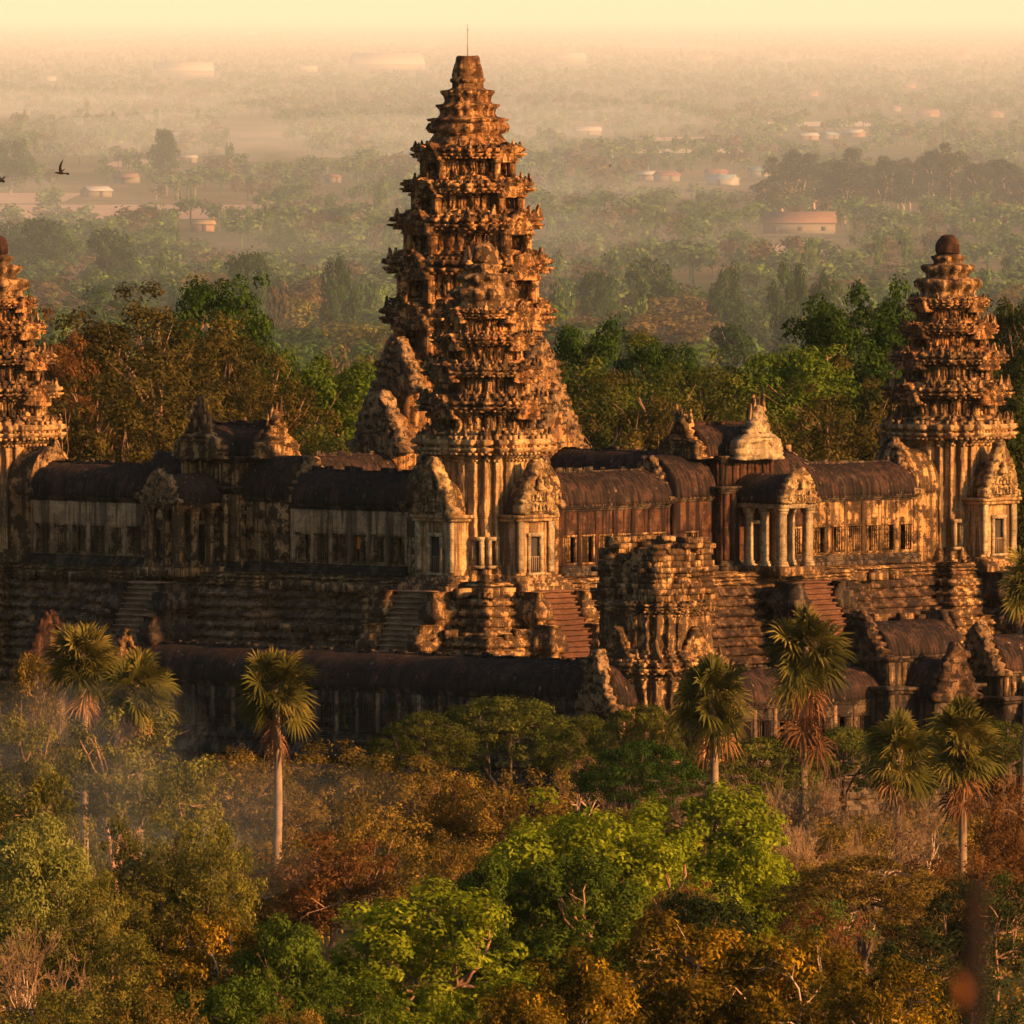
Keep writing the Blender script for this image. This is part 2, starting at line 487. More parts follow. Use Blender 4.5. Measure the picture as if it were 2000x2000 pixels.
def dentils(mb, w, z, step, sz, seed, plan=None, drop=.15, rd=1.0):
    """row of small carved blocks along the stepped outline"""
    rs = np.random.RandomState(seed)
    P = plan_ring(w, z, 0, rd, sub=1, plan=plan)[:, :2]
    N_ = len(P); Vs = []
    cube = np.array([(-.5, -.5, -.5), (.5, -.5, -.5), (.5, .5, -.5), (-.5, .5, -.5), (-.5, -.5, .5), (.5, -.5, .5), (.5, .5, .5), (-.5, .5, .5)])
    cq = np.array([(3, 2, 1, 0), (4, 5, 6, 7), (0, 1, 5, 4), (1, 2, 6, 5), (2, 3, 7, 6), (3, 0, 4, 7)])
    for i in range(N_):
        a, b = P[i], P[(i + 1) % N_]; L_ = np.linalg.norm(b - a)
        if L_ < .2: continue
        n = max(1, int(L_ / step)); ang = math.atan2(b[1] - a[1], b[0] - a[0])
        for k in range(n):
            if rs.rand() < drop: continue
            c = a + (b - a) * ((k + .5) / n)
            q = cube * np.array([sz[0] * rs.uniform(.75, 1.2), sz[1] * rs.uniform(.7, 1.3), sz[2] * rs.uniform(.7, 1.2)]) + rs.uniform(-.02, .02, (8, 3))
            mb.add(rotz_pts(q, ang + rs.uniform(-.1, .1), (c[0], c[1], z + rs.uniform(-.03, .03))), cq)
def tier_mb(z0, z1, ww, wc, seed, amp=0.10, nd=0.10, hp=None, hc=None, rd=1.5, plan=None, slabs=True):
    """one storey of a tower: plinth, wall with pilasters and niches, heavy cornice"""
    h = z1 - z0
    hp = .13 * h if hp is None else hp; hc = .46 * h if hc is None else hc
    R = []
    def r(z, w, n=0.0, d=1.0): R.append((z, w, n, d))
    for f, w in ((0, 1.14), (.4, 1.14), (.45, 1.06), (.8, 1.08), (.85, 1.0)): r(z0 + f * hp, ww * w)
    k = max(3, int((h - hp - hc) / 0.42))
    for i in range(k + 1):
        r(z0 + hp + (h - hp - hc) * i / k, ww, nd, rd)
    zc = z1 - hc
    for f, w, d in ((.01, .80, 1.2), (.09, .83, 1.2), (.10, .74, 1.3), (.17, .76, 1.3), (.18, .90, 1.1), (.26, .96, .95), (.36, 1.0, .9), (.44, 1.005, .9), (.46, .91, 1.1), (.53, .91, 1.1), (.55, .96, .95), (.64, 1.0, .9), (.80, .985, .9), (.82, .90, 1.0), (1.0, .86, 1.0), (1.003, .5, 1.0)):
        w2 = wc * w
        r(zc + f * hc, max(w2, ww * 1.01) if f < .2 else w2, 0, d)
    rings = [plan_ring(w, z, n, d, sub=3 if plan is None else 6, plan=plan) for z, w, n, d in R]
    V, Q, T = loft(rings)
    V2 = rough(blocky(V, amp * .85, seed), amp * .32, 1.9, seed, 3)
    mb = MB().add(V2, Q, T)
    cell = max(.34, .11 * ww)
    dentils(mb, wc * .985, zc + .205 * hc, cell, (cell * .55, .34, hc * .11), seed, plan)
    dentils(mb, wc * .93, zc + .50 * hc, cell * .8, (cell * .5, .30, hc * .12), seed + 1, plan)
    dentils(mb, wc * .96, zc + .86 * hc, cell * 1.4, (cell * .7, .3, hc * .22), seed + 2, plan, .35)
    dentils(mb, ww * 1.03, zc - .10 * hc, cell * .9, (cell * .5, .2, hc * .10), seed + 3, plan, .2, rd)
    # upright slabs in the niches, like false windows
    if slabs: dentils(mb, ww * .995, z0 + hp + (h - hp - hc) * .5, cell * 1.7, (cell * .5, .26, (h - hp - hc) * .86), seed + 4, plan, .25, rd)
    return mb

def crest_mb(w, h, th, seed, nu=13, nv=14, relief=0.22, jag=0.16, spikes=7, broken=0.0, tri=2.0):
    """flame shaped carved pediment, front towards -y, base on z=0"""
    rs = np.random.RandomState(seed)
    if nu > 8: nu = max(nu, 21); nv = max(nv, 26)
    ts = np.linspace(0, 1, nv); ss = np.linspace(-1, 1, nu)
    T_, S_ = np.meshgrid(ts, ss, indexing='ij')
    def half(sd):
        saw = (ts * spikes + sd) % 1.0
        hw = w / 2 * np.clip(1.02 - ts ** (.62 * tri), 0.05, 1) ** .9
        return hw * (1 + jag * 1.5 * (saw - .45)) * (1 + .05 * vnoise(np.stack([ts * 5, ts * 0 + sd * 9, ts * 0 + seed], 1))) + .09 * w * np.exp(-(ts / .07) ** 2)
    hl, hr = half(0.0), half(.35)
    X = np.where(S_ < 0, S_ * hl[:, None], S_ * hr[:, None])
    Z = T_ * h + (np.abs(S_) ** 8) * h * .035
    if broken > 0:
        lim = h * (1 - broken * (0.5 + 0.5 * vnoise(np.stack([S_[0] * 2.3 + seed, S_[0] * 0, S_[0] * 0 + 0.5], 1))))
        Z = np.minimum(Z, lim[None, :] + .02 * T_ * h)
    e = (1 - np.abs(S_))                       # 0 at the rim
    e = np.minimum(e, (1 - T_) * 1.3)
    band = np.exp(-((e - .20) / .07) ** 2) * 1.0 + np.exp(-((e - .42) / .05) ** 2) * .6 - .55 * (e > .5)
    P = np.stack([X.ravel(), np.zeros(X.size), Z.ravel()], 1)
    k = 1.9 / max(.7, w / 5)
    rel = relief * (.55 * fbm(P, k, 4, seed) + .5 * np.abs(vnoise(P * k * 2.1 + seed)) + .75 * band.ravel())
    Y = -th / 2 - rel.reshape(X.shape) * np.clip(e * 8, .15, 1)
    Vf = np.stack([X.ravel(), Y.ravel(), Z.ravel()], 1)
    Vb = np.stack([X.ravel(), np.full(X.size, th / 2) + 0.3 * relief * fbm(P, 1.0, 2, seed + 4), Z.ravel()], 1)
    n = X.size
    a = (np.arange(nv - 1)[:, None] * nu + np.arange(nu - 1)[None]).ravel()
    Qf = np.stack([a, a + 1, a + nu + 1, a + nu], 1)
    Qb = Qf[:, ::-1] + n
    i = np.arange(nv - 1) * nu
    Ql = np.stack([i, i + nu, i + nu + n, i + n], 1)
    j = i + nu - 1
    Qr = np.stack([j + nu, j, j + n, j + nu + n], 1)
    k = (nv - 1) * nu + np.arange(nu - 1)
    Qt = np.stack([k, k + 1, k + 1 + n, k + n], 1)
    k = np.arange(nu - 1)
    Qd = np.stack([k + 1, k, k + n, k + 1 + n], 1)
    return np.concatenate([Vf, Vb]), np.concatenate([Qf, Qb, Ql, Qr, Qt, Qd])

def figures(w, h, th, seed):
    """seated figures carved in front of a pediment: rows of small bodies with heads"""
    rs = np.random.RandomState(seed); Vs, Qs, Ts, n = [], [], [], 0
    for row, (z, cnt, sc) in enumerate(((.06, 7, .085), (.24, 5, .085), (.42, 1, .22))):
        for i in range(cnt):
            x = (i - (cnt - 1) / 2) * w * .105
            s = h * sc * rs.uniform(.85, 1.1)
            prof = [(.05 * s, 0), (.46 * s, .05 * s), (.48 * s, .25 * s), (.30 * s, .45 * s), (.34 * s, .85 * s), (.16 * s, 1.0 * s), (.14 * s, 1.05 * s), (.22 * s, 1.2 * s), (.19 * s, 1.4 * s), (.03 * s, 1.6 * s)]
            V, Q, T = lathe(prof, 8)
            V = V * np.array([1, .8, 1]) + np.array([x, -th / 2 - .16, z * h])
            Vs.append(V); Qs.append(Q + n); Ts.append(T + n); n += len(V)
    return np.concatenate(Vs), np.concatenate(Qs), np.concatenate(Ts)
def place(mb, VQ, a, loc):
    V, Q = VQ[0], VQ[1]
    T = VQ[2] if len(VQ) > 2 else None
    return mb.add(rotz_pts(V, a, loc), Q, T)

# shared antefix (small leaf shaped upright on the cornices)
def antefix_mesh(seed):
    V, Q = crest_mb(0.95, 1.30, 0.30, seed, 7, 9, 0.10, 0.10, 3, 0.0, 1.5)
    return MB().add(rough(V, 0.05, 2.5, seed), Q).mesh('antefix', M['stone'])
ANTE = [antefix_mesh(s) for s in (3, 8, 14, 21)]

def antefix_row(parent, w, z, size, rs, quads=(1, 2, 3), drop=0.22):
    spots = [(0.95, 0.20), (0.90, 0.40), (0.84, 0.56), (0.77, 0.73)]
    for r in quads:
        for (d, t) in [(d, t) for d, t in spots] + [(t, d) for d, t in reversed(spots)]:
            if rs.rand() < drop: continue
            face_x = d > t
            x, y = (d * w, t * w)
            a0 = r * pi / 2
            xx, yy = x * cos(a0) - y * sin(a0), x * sin(a0) + y * cos(a0)
            ang = a0 + (pi / 2 if face_x else pi)       # mesh front is -y
            o = bpy.data.objects.new('antefix', ANTE[rs.randint(len(ANTE))]); C.objects.link(o); o.parent = parent
            s = size * rs.uniform(0.6, 1.25)
            o.location = (xx, yy, z - 0.05); o.rotation_euler = (rs.uniform(-.08, .08), rs.uniform(-.08, .08), ang + rs.uniform(-.2, .2))
            o.scale = (s, s, s * rs.uniform(0.75, 1.25))

AX = [(0, pi / 2), (pi / 2, pi), (pi, -pi / 2), (-pi / 2, 0)]   # direction of an axis, rotation that turns a front (-y) to it

def lotus_mb(prof, seed, amp=0.05):
    rings = [plan_ring(w, z, 0, 1, b, 2, lo, la) for w, z, b, lo, la in prof]
    V, Q, T = loft(rings)
    return MB().add(rough(V, amp, 1.3, seed, 3), Q, T)

# ------------------------------------------------------------------ central tower
def central_tower():
    u = SIDE / 2 - 0.3; v = SIDE / 2 + 0.3
    t = thing('temple_tower', 'tallest stone tower at the centre, with a thin rod on its top', 'tower', tw(u, v), TH, 'tiered temple towers')
    rs = np.random.RandomState(5)
    tops = [(13.0, 8.1, 7.1), (18.4, 7.75, 6.75), (23.2, 7.4, 6.4), (27.7, 7.1, 6.0), (31.5, 6.45, 5.4), (34.6, 5.65, 4.7), (37.8, 4.75, 3.85)]
    z0 = 0.0
    # base storey
    MBs = tier_mb(-0.5, 8.0, 7.6, 8.6, 1, 0.12, .1, 1.0, 2.0); MBs.obj('tier', M['stone_tower'], t)
    z0 = 8.0
    for i, (z1, wc, ww) in enumerate(tops):
        tier_mb(z0, z1, ww, wc, 10 + i, 0.15, 0.14).obj('tier', M['stone_tower'], t)
        if i >= 1:
            antefix_row(t, wc * 0.95, z1 - .22 * .46 * (z1 - z0), .80 if i < 5 else .55, rs, (1, 2, 3), 0.42)
        # face ornament on the cornice of every storey
        h = z1 - z0
        for ax, ra in AX:
            d = wc * .97
            V, Q = crest_mb(ww * 0.66, h * 0.62, 0.7, 40 + i * 5 + int(ax * 2), 11, 11, 0.30, 0.14, 5, 0.25, 2.4)
            mb = MB(); place(mb, (rough(V, 0.10, 1.2, i), Q), ra, (d * cos(ax), d * sin(ax), z0 + h * 0.48))
            V, Q, T = box(-ww * .33, -ww * .20, -.35, .35, 0, h * .5, .5); place(mb, (rough(V, .05, 1.1, i), Q, T), ra, (d * cos(ax) * .99, d * sin(ax) * .99, z0 + .02 * h))
            V, Q, T = box(ww * .20, ww * .33, -.35, .35, 0, h * .5, .5); place(mb, (rough(V, .05, 1.1, i + 3), Q, T), ra, (d * cos(ax) * .99, d * sin(ax) * .99, z0 + .02 * h))
            mb.obj('pediment', M['stone_tower'], t)
        z0 = z1
    prof = [(3.9, 37.7, 0.6, 0, 0), (3.5, 38.2, 1, 0, 0), (3.1, 38.75, 1, 0, 0), (3.55, 38.9, 1, 16, .03), (3.75, 39.3, 1, 16, .04), (3.55, 39.75, 1, 16, .03), (3.3, 39.85, 1, 0, 0),
            (3.65, 39.95, 1, 16, .02), (3.72, 40.15, 1, 16, .02), (2.75, 40.3, 1, 0, 0), (2.45, 40.6, 1, 16, .04), (2.5, 41.0, 1, 16, .05), (2.85, 41.3, 1, 16, .05), (2.85, 41.45, 1, 16, .03), (2.3, 41.55, 1, 0, 0),
            (2.05, 41.8, 1, 16, .04), (2.1, 42.2, 1, 16, .06), (2.4, 42.6, 1, 16, .06), (2.4, 42.78, 1, 16, .04), (1.75, 42.85, 1, 0, 0), (1.45, 43.0, 1, 0, 0), (1.45, 43.5, 1, 0, 0)]
    lotus_mb(prof, 77).obj('lotus_crown', M['stone_tower'], t)
    prof = [(1.4, 43.45, 1, 0, 0), (1.62, 43.6, 1, 12, .03), (1.62, 43.85, 1, 12, .03), (1.45, 43.9, 1, 0, 0), (1.45, 44.2, 1, 0, 0), (1.38, 44.7, 1, 0, 0), (1.2, 45.2, 1, 0, 0), (1.15, 45.25, 1, 0, 0), (1.08, 45.8, 1, 0, 0), (0.9, 45.95, 1, 0, 0)]
    lotus_mb(prof, 78).obj('finial', M['stone_tower'], t)
    mb = MB(); mb.add(*tube([(0, 0, 45.8), (0, 0, 47.4), (0.0, 0, 48.4), (0, 0, 48.9)], [.055, .05, .04, .02], 6))
    mb.add(*lathe([(.0, 48.25), (.09, 48.35), (.0, 48.45)], 6))
    mb.obj('lightning_rod', M['metal'], t)
    # porches stepping out on the four axes with tall pediments
    for ax, ra in AX:
        for lev, (d, zb, wd, hh) in enumerate([(8.9, 15.2, 5.6, 5.2), (11.3, 9.6, 6.6, 6.0)]):
            mb = MB()
            V, Q = crest_mb(wd, hh, 1.1, 90 + lev * 7 + int(ax * 2), 17, 18, 0.42, 0.16, 7, 0.12, 1.9)
            place(mb, (rough(V, 0.12, 1.0, lev + ax), Q), ra, (d * cos(ax), d * sin(ax), zb))
            mb.obj('pediment', M['carved_dim'], t)
            mb = MB(); hw = wd * .40
            # body of the porch below and behind its pediment, with a vaulted top
            rings = []
            for yy in np.linspace(-0.45, d - 4.5, 9):
                a = np.linspace(0, pi, 11)
                px = np.concatenate([[hw], hw * np.cos(a), [-hw]]); pz = np.concatenate([[-zb - .4], hh * .62 * np.sin(a) ** .8, [-zb - .4]])
                rings.append(np.stack([px, np.full(len(px), yy), pz], 1))
            V, Q, T = loft(rings, True, True)
            place(mb, (rough(V, .12, .8, lev), Q, T), ra, (d * cos(ax), d * sin(ax), zb))
            mb.obj('porch', M['stone_tower'], t)
    return t

# ------------------------------------------------------------------ doors, windows, galleries
def door_parts(parent, w, h, zb, a, loc, sill=True, rails=True):
    """stone door frame round a dark opening, front -y turned by a; loc is the foot of the opening"""
    mb = MB()
    f = 0.28
    for b_ in (box(-w / 2 - f, -w / 2, -.22, .25, 0, h), box(w / 2, w / 2 + f, -.22, .25, 0, h), box(-w / 2 - f - .06, w / 2 + f + .06, -.26, .25, h + .002, h + .34),
               box(-w / 2 - f - .1, w / 2 + f + .1, -.34, .25, -.25, -.002)):
        place(mb, b_, a, (loc[0], loc[1], zb))
    d = mb.obj('door', M['stone_pale'], parent)
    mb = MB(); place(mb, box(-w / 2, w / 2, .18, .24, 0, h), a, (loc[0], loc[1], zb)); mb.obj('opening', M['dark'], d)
    if rails:
        mb = MB()
        for i in range(5):
            x = -w / 2 + w * (i + .5) / 5
            place(mb, box(x - .035, x + .035, -.03, .03, 0, h * .42), a, (loc[0], loc[1], zb))
        place(mb, box(-w / 2, w / 2, -.04, .04, h * .42, h * .45), a, (loc[0], loc[1], zb))
        mb.obj('railing', M['wood'], d)
    return d

BALU = None
def window_proto():
    W, H = 1.5, 2.3
    mb = MB(); f = .16
    for b_ in (box(-W / 2 - f, -W / 2, -.14, .2, 0, H), box(W / 2, W / 2 + f, -.14, .2, 0, H), box(-W / 2 - f - .03, W / 2 + f + .03, -.17, .2, H + .002, H + .18), box(-W / 2 - f - .03, W / 2 + f + .03, -.2, .2, -.16, -.002)):
        mb.add(*b_)
    fr = mb.mesh('window', M['stone'])
    bal = []
    for miss in ((), (4, 5), (2,), (0, 1, 2)):
        mb = MB()
        for i in range(6):
            if i in miss: continue
            x = -W / 2 + W * (i + .5) / 6
            prof = []
            for k in range(13):
                z = H * k / 12
                prof.append((.045 + (.032 if k % 2 else 0), z))
            mb.add(*lathe(prof, 6, x, 0.03))
        bal.append(mb.mesh('balusters', M['stone']))
    return fr, bal
def add_window(parent, x, y, z, rs, a=0.0, sc=1.0, m=None):
    fr, bal = WIN
    o = bpy.data.objects.new('window', fr); C.objects.link(o); o.parent = parent
    o.location = (x, y, z); o.rotation_euler = (0, 0, a); o.scale = (sc, 1, 1)
    b = bpy.data.objects.new('balusters', bal[rs.choice(len(bal), p=[.4, .2, .2, .2])]); C.objects.link(b); b.parent = o
    if m:
        for q_ in (o, b): q_.material_slots[0].link = 'OBJECT'; q_.material_slots[0].material = m
    return o

def vault_mb(x0, x1, hw, zb, rh, eave=.35, pitch=.50, seed=0, sag=0.0, ends=True):
    """vaulted roof of tile-like ribs along x, springing at zb"""
    L_ = x1 - x0
    n = max(8, int(L_ / (pitch / 4)))
    xs = np.linspace(x0, x1, n + 1)
    a = np.linspace(0, pi, 21)
    rings = []
    for x in xs:
        s = .5 + .5 * cos(2 * pi * x / pitch)
        rr = 1 + 0.038 * s
        w = (hw + eave) * rr
        py = -np.sign(np.cos(a)) * np.abs(np.cos(a)) ** 0.85 * w
        tri_ = 1 - np.abs(2 * a / pi - 1)
        pz = zb + rh * (.62 * np.sin(a) ** .85 + .38 * tri_) * rr
        # flared eave
        edge = np.abs(np.cos(a)) > .985
        pz = pz - edge * .10 * s
        rings.append(np.stack([np.full(len(a), x), py, pz], 1))
    V, Q, T = loft(rings, True, ends)
    V = rough(V, 0.07, 0.45, seed, 3)
    return MB().add(V, Q, T)
def ridge_mb(x0, x1, z, seed):
    mb = MB()
    V, Q, T = box(x0, x1, -.16, .16, z - .12, z + .12, .4); mb.add(rough(V, .06, 1.2, seed), Q, T)
    rs = np.random.RandomState(seed + 3); x = x0
    while x < x1 - .5:        # what is left of the ridge crest
        w = rs.uniform(.3, 1.2)
        if rs.rand() < .5:
            V, Q, T = box(x, min(x + w, x1), -.12, .12, z + .1, z + rs.uniform(.2, .48)); mb.add(rough(V, .06, 1.5, x), Q)
        x += w
    return mb
def wall_with_openings(mb, x0, x1, y0, y1, z0, z1, ops, oz0, oz1, seg=.6, seed=0, amp=.025):
    """ops: list of (xa, xb) openings between heights oz0 and oz1"""
    def put(b_): 
        V, Q, T = b_; mb.add(rough(V, amp, .8, seed), Q, T)
    put(box(x0, x1, y0, y1, z0, oz0, seg)); put(box(x0, x1, y0 + .003, y1, oz1, z1, seg))
    xs = x0
    for xa, xb in ops:
        put(box(xs, xa, y0 + .002, y1, oz0, oz1, seg)); xs = xb
    put(box(xs, x1, y0 + .002, y1, oz0, oz1, seg))

def gallery(label, loc, rot, L_, wins, wall_m, hw=2.4, wh=5.85, rh=2.85, seed=0, ends=(False, False), wz=0.75, lintel=True, group='galleries of the upper terrace'):
    t = thing('temple_gallery', label, 'gallery', loc, rot, group)
    rs = np.random.RandomState(seed + 100)
    mb = MB()
    wall_with_openings(mb, 0, L_, -hw, -hw + .6, -.3, wh - .5, [(x - .75, x + .75) for x in wins], wz, wz + 2.3, .6, seed)
    mb.obj('front_wall', wall_m, t)
    mb = MB(); mb.add(*box(.05, L_ - .05, hw - .6, hw, -.3, wh - .5, .9)); mb.obj('back_wall', wall_m, t)
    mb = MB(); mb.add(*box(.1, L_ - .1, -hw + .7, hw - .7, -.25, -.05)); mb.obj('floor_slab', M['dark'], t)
    # cornice, plinth
    mb = MB()
    for (z0, z1, o) in ((wh - .5, wh - .3, .10), (wh - .298, wh - .12, .22), (wh - .118, wh + .05, .36)):
        V, Q, T = box(-.05, L_ + .05, -hw - o, hw + o, z0, z1, .5); mb.add(rough(V, .04, 1.3, seed), Q, T)
    mb.obj('cornice', M['stone_dark'] if wall_m is not M['stone_pale'] else M['stone'], t)
    mb = MB()
    for (z0, z1, o) in ((-.5, -.1, .55), (-.098, .12, .38), (.122, .3, .26), (.302, .48, .16)):
        V, Q, T = box(-.03, L_ + .03, -hw - o, -hw + .3, z0, z1, .5); mb.add(rough(V, .04, 1.1, seed), Q, T)
    mb.obj('plinth', M['stone_dark'], t)
    if lintel:
        xs = [0.0] + [(a + b) / 2 for a, b in zip(wins[:-1], wins[1:])] + [L_]
        for x in xs:
            x = min(max(x, .22), L_ - .22)
            V, Q, T = box(x - .2, x + .2, -hw - .09, -hw + .05, .48, wh - .52, .6); MB().add(rough(V, .03, 1, seed), Q, T).obj('pilaster', M['stone_terrace_shade_lift'] if wall_m is M['stone_dark'] and wh < 5 else wall_m, t)  # paler lower pilasters reuse the lightened terrace stone
    for x in wins: add_window(t, x, -hw + .1, wz, rs, m=M['stone_dark'] if wall_m is M['stone_dark'] else None)
    vault_mb(-.15, L_ + .15, hw, wh + .02, rh, seed=seed).obj('roof', M['roof'], t)
    ridge_mb(-.1, L_ + .1, wh + rh + .05, seed).obj('roof_ridge', M['stone_dark'], t)
    for k, e in enumerate(ends):
        if e:
            V, Q = crest_mb(2 * hw * 1.15, rh * 1.45, .6, seed + k, 13, 13, .25, .16, 6, .2)
            mb = MB(); place(mb, (rough(V, .08, 1.1, seed), Q), -pi / 2 if k == 0 else pi / 2, ((-.3 if k == 0 else L_ + .3), 0, wh - .2))
            mb.obj('gable_pediment', M['carved_dim'], t)
    return t

def pillar_mb(x, y, z0, z1, s=.32, seed=0):
    mb = MB()
    V, Q, T = box(x - s, x + s, y - s, y + s, z0, z1, .5); mb.add(rough(V, .03, 1.2, seed), Q, T)
    for dz, o in ((0, .14), (.25, .08)):
        mb.add(*box(x - s - o, x + s + o, y - s - o, y + s + o, z0 + dz + .002, z0 + dz + .23))
        mb.add(*box(x - s - o, x + s + o, y - s - o, y + s + o, z1 - dz - .24, z1 - dz - .004))
    return mb

def gopura(label, loc, rot, wall_m, front_m, seed):
    """entrance pavilion in the middle of a face; front is -y"""
    t = thing('entrance_pavilion', label, 'pavilion', loc, rot, 'entrance pavilions of the upper terrace')
    rs = np.random.RandomState(seed)
    # body: redented block, two storeys
    def blk(name, m, x0, x1, y0, y1, z0, z1, amp=.04):
        V, Q, T = box(x0, x1, y0, y1, z0, z1, .55); return MB().add(rough(V, amp, .9, seed), Q, T).obj(name, m, t)
    blk('body', wall_m, -4.0, 4.0, -4.0, 4.0, -.4, 6.9)
    for s in (-1, 1):
        for k, x in enumerate((3.6, 2.75)):
            blk('pilaster', wall_m, s * x - .3, s * x + .3, -4.28 - .1 * k, -3.9, .5, 6.5)
    mb = MB()
    for z0, z1, o in ((6.5, 6.75, .25), (6.752, 7.0, .45), (7.002, 7.2, .65)):
        V, Q, T = box(-4 - o, 4 + o, -4 - o, 4 + o, z0, z1, .5); mb.add(rough(V, .05, 1.2, seed), Q, T)
    mb.obj('cornice', M['stone_dark'], t)
    blk('upper_wall', wall_m, -3.5, 3.5, -3.5, 3.5, 7.2, 9.6)
    for x in np.arange(-3.0, 3.1, 1.0):
        blk('upper_pilaster', wall_m, x - .15, x + .15, -3.65, -3.45, 7.25, 9.5)
        o = blk('upper_pilaster', wall_m, -3.65, -3.45, x - .15, x + .15, 7.25, 9.5)
    mb = MB()
    for z0, z1, o in ((9.3, 9.55, .15), (9.552, 9.8, .35), (9.802, 9.95, .5)):
        V, Q, T = box(-3.5 - o, 3.5 + o, -3.5 - o, 3.5 + o, z0, z1, .5); mb.add(rough(V, .05, 1.2, seed), Q, T)
    mb.obj('cornice', M['stone_dark'], t)
    vault_mb(-4.6, 4.6, 2.5, 9.9, 2.7, seed=seed).obj('roof', M['roof'], t)
    mbv = vault_mb(-4.4, 3.0, 2.3, 9.92, 2.55, seed=seed + 1)
    mbv.v = [rotz_pts(V, pi / 2) for V in mbv.v]
    mbv.obj('cross_roof', M['roof'], t)
    ridge_mb(-4.6, 4.6, 12.7, seed).obj('roof_ridge', M['stone_red'], t)
    for nm, a, lc, w, hh, m in (('front_pediment', 0, (0, -4.5, 9.6), 5.6, 5.0, front_m), ('side_pediment', -pi / 2, (-4.8, 0, 9.7), 5.4, 4.0, M['stone']), ('side_pediment', pi / 2, (4.8, 0, 9.7), 5.4, 4.4, front_m)):
        mb = MB()
        V, Q = crest_mb(w * .98, hh * .50, 1.2, seed + int(a * 3) + 5, 21, 20, .35, .10, 3, .15, 7.0); place(mb, (rough(V, .09, 1.3, seed), Q), a, lc)
        V, Q = crest_mb(w * .70, hh, .8, seed + int(a * 3) + 9, 17, 18, .4, .34, 6, .12, 1.9); place(mb, (rough(V, .10, 1.2, seed), Q), a, lc)
        mb.obj(nm, m, t)
        for k in range(4):        # broken upright tips
            o = bpy.data.objects.new('crest_tip', ANTE[k]); C.objects.link(o); o.parent = t
            off = (k - 1.5) * .55
            o.location = (lc[0] + off * cos(a), lc[1] + off * sin(a), lc[2] + hh * rs.uniform(.62, .88)); o.rotation_euler = (0, 0, a); s = rs.uniform(.7, 1.1); o.scale = (s * .7, s, s * 1.2)
    # flanking chambers, lower than the body, higher than the galleries
    for s in (-1, 1):
        x0, x1 = (4.0, 9.2) if s > 0 else (-9.2, -4.0)
        mb = MB()
        xs = [x0 + 2.9] if s > 0 else [x1 - 2.9]
        wall_with_openings(mb, x0, x1, -2.9, -2.3, -.4, 5.9, [(x - .75, x + .75) for x in xs], .75, 3.05, .55, seed)
        mb.add(*box(x0, x1, 2.2, 2.8, -.4, 5.9, .9))
        mb.obj('chamber_wall', wall_m, t)
        for x in xs: add_window(t, x, -2.8, .75, rs)
        mb = MB()
        for z0, z1, o in ((5.9, 6.1, .12), (6.102, 6.3, .3)):
            V, Q, T = box(x0, x1, -2.9 - o, 2.8 + o, z0, z1, .5); mb.add(rough(V, .04, 1.2, seed), Q, T)
        mb.obj('cornice', M['stone_dark'], t)
        vault_mb(x0, x1, 2.85, 6.32, 3.6, seed=seed + 2).obj('chamber_roof', M['roof'], t)
        V, Q = crest_mb(5.8, 4.9, .6, seed + 31 + s, 13, 14, .3, .2, 7, .3, 1.8)
        mb = MB(); place(mb, (rough(V, .1, 1.1, seed), Q), s * pi / 2, (s * 9.4, 0, 5.7)); mb.obj('gable_pediment', M['carved_dim'], t)
    mb = MB()
    for (z0, z1, o) in ((-.5, -.1, .55), (-.098, .12, .38), (.122, .3, .26), (.302, .48, .16)):
        for (x0, x1, y) in ((-4, 4, -4), (-9.2, -4, -2.9), (4, 9.2, -2.9)):
            V, Q, T = box(x0 - o, x1 + o, y - o, y + .3, z0 + .001 * y, z1 + .001 * y, .5); mb.add(rough(V, .04, 1.1, seed), Q, T)
    mb.obj('plinth', M['stone_dark'], t)
    # open porch on pillars
    for y in (-5.2, -7.1, -9.2):
        for x in (-1.75, 1.75):
            pillar_mb(x, y, 0, 5.25, .34 if y < -9 else .28, seed).obj('pillar', front_m, t)
    mb = MB()
    for x in (-1.75, 1.75):
        V, Q, T = box(x - .45, x + .45, -9.6, -4.0, 5.25, 5.75, .5); mb.add(rough(V, .04, 1, seed), Q, T)
    V, Q, T = box(-2.25, 2.25, -9.72, -8.8, 5.252, 5.8, .5); mb.add(rough(V, .04, 1, seed), Q, T)
    mb.obj('architrave', front_m, t)
    mbv = vault_mb(-9.5, -3.8, 2.05, 5.78, 2.5, eave=.3, seed=seed + 5)
    mbv.v = [rotz_pts(V, pi / 2) for V in mbv.v]
    mbv.obj('porch_roof', M['roof'], t)
    V, Q = crest_mb(4.6, 3.3, .7, seed + 3, 15, 14, .32, .14, 6, .35, 2.6)
    mb = MB(); place(mb, (rough(V, .06, 1.4, seed), Q), 0, (0, -9.65, 5.75)); place(mb, figures(4.6, 3.0, .8, seed), 0, (0, -9.65, 5.75)); mb.obj('porch_pediment', M['carved'] if front_m is M['stone_pale'] else M['carved_dim'], t)
    door_parts(t, 1.5, 3.6, 0.1, 0, (0, -4.24), True, False)
    V, Q, T = box(-2.9, 2.9, -10.2, -4.2, -.8, 0, .5); MB().add(rough(V, .05, 1, seed), Q, T).obj('porch_floor', M['stone'], t)
    return t

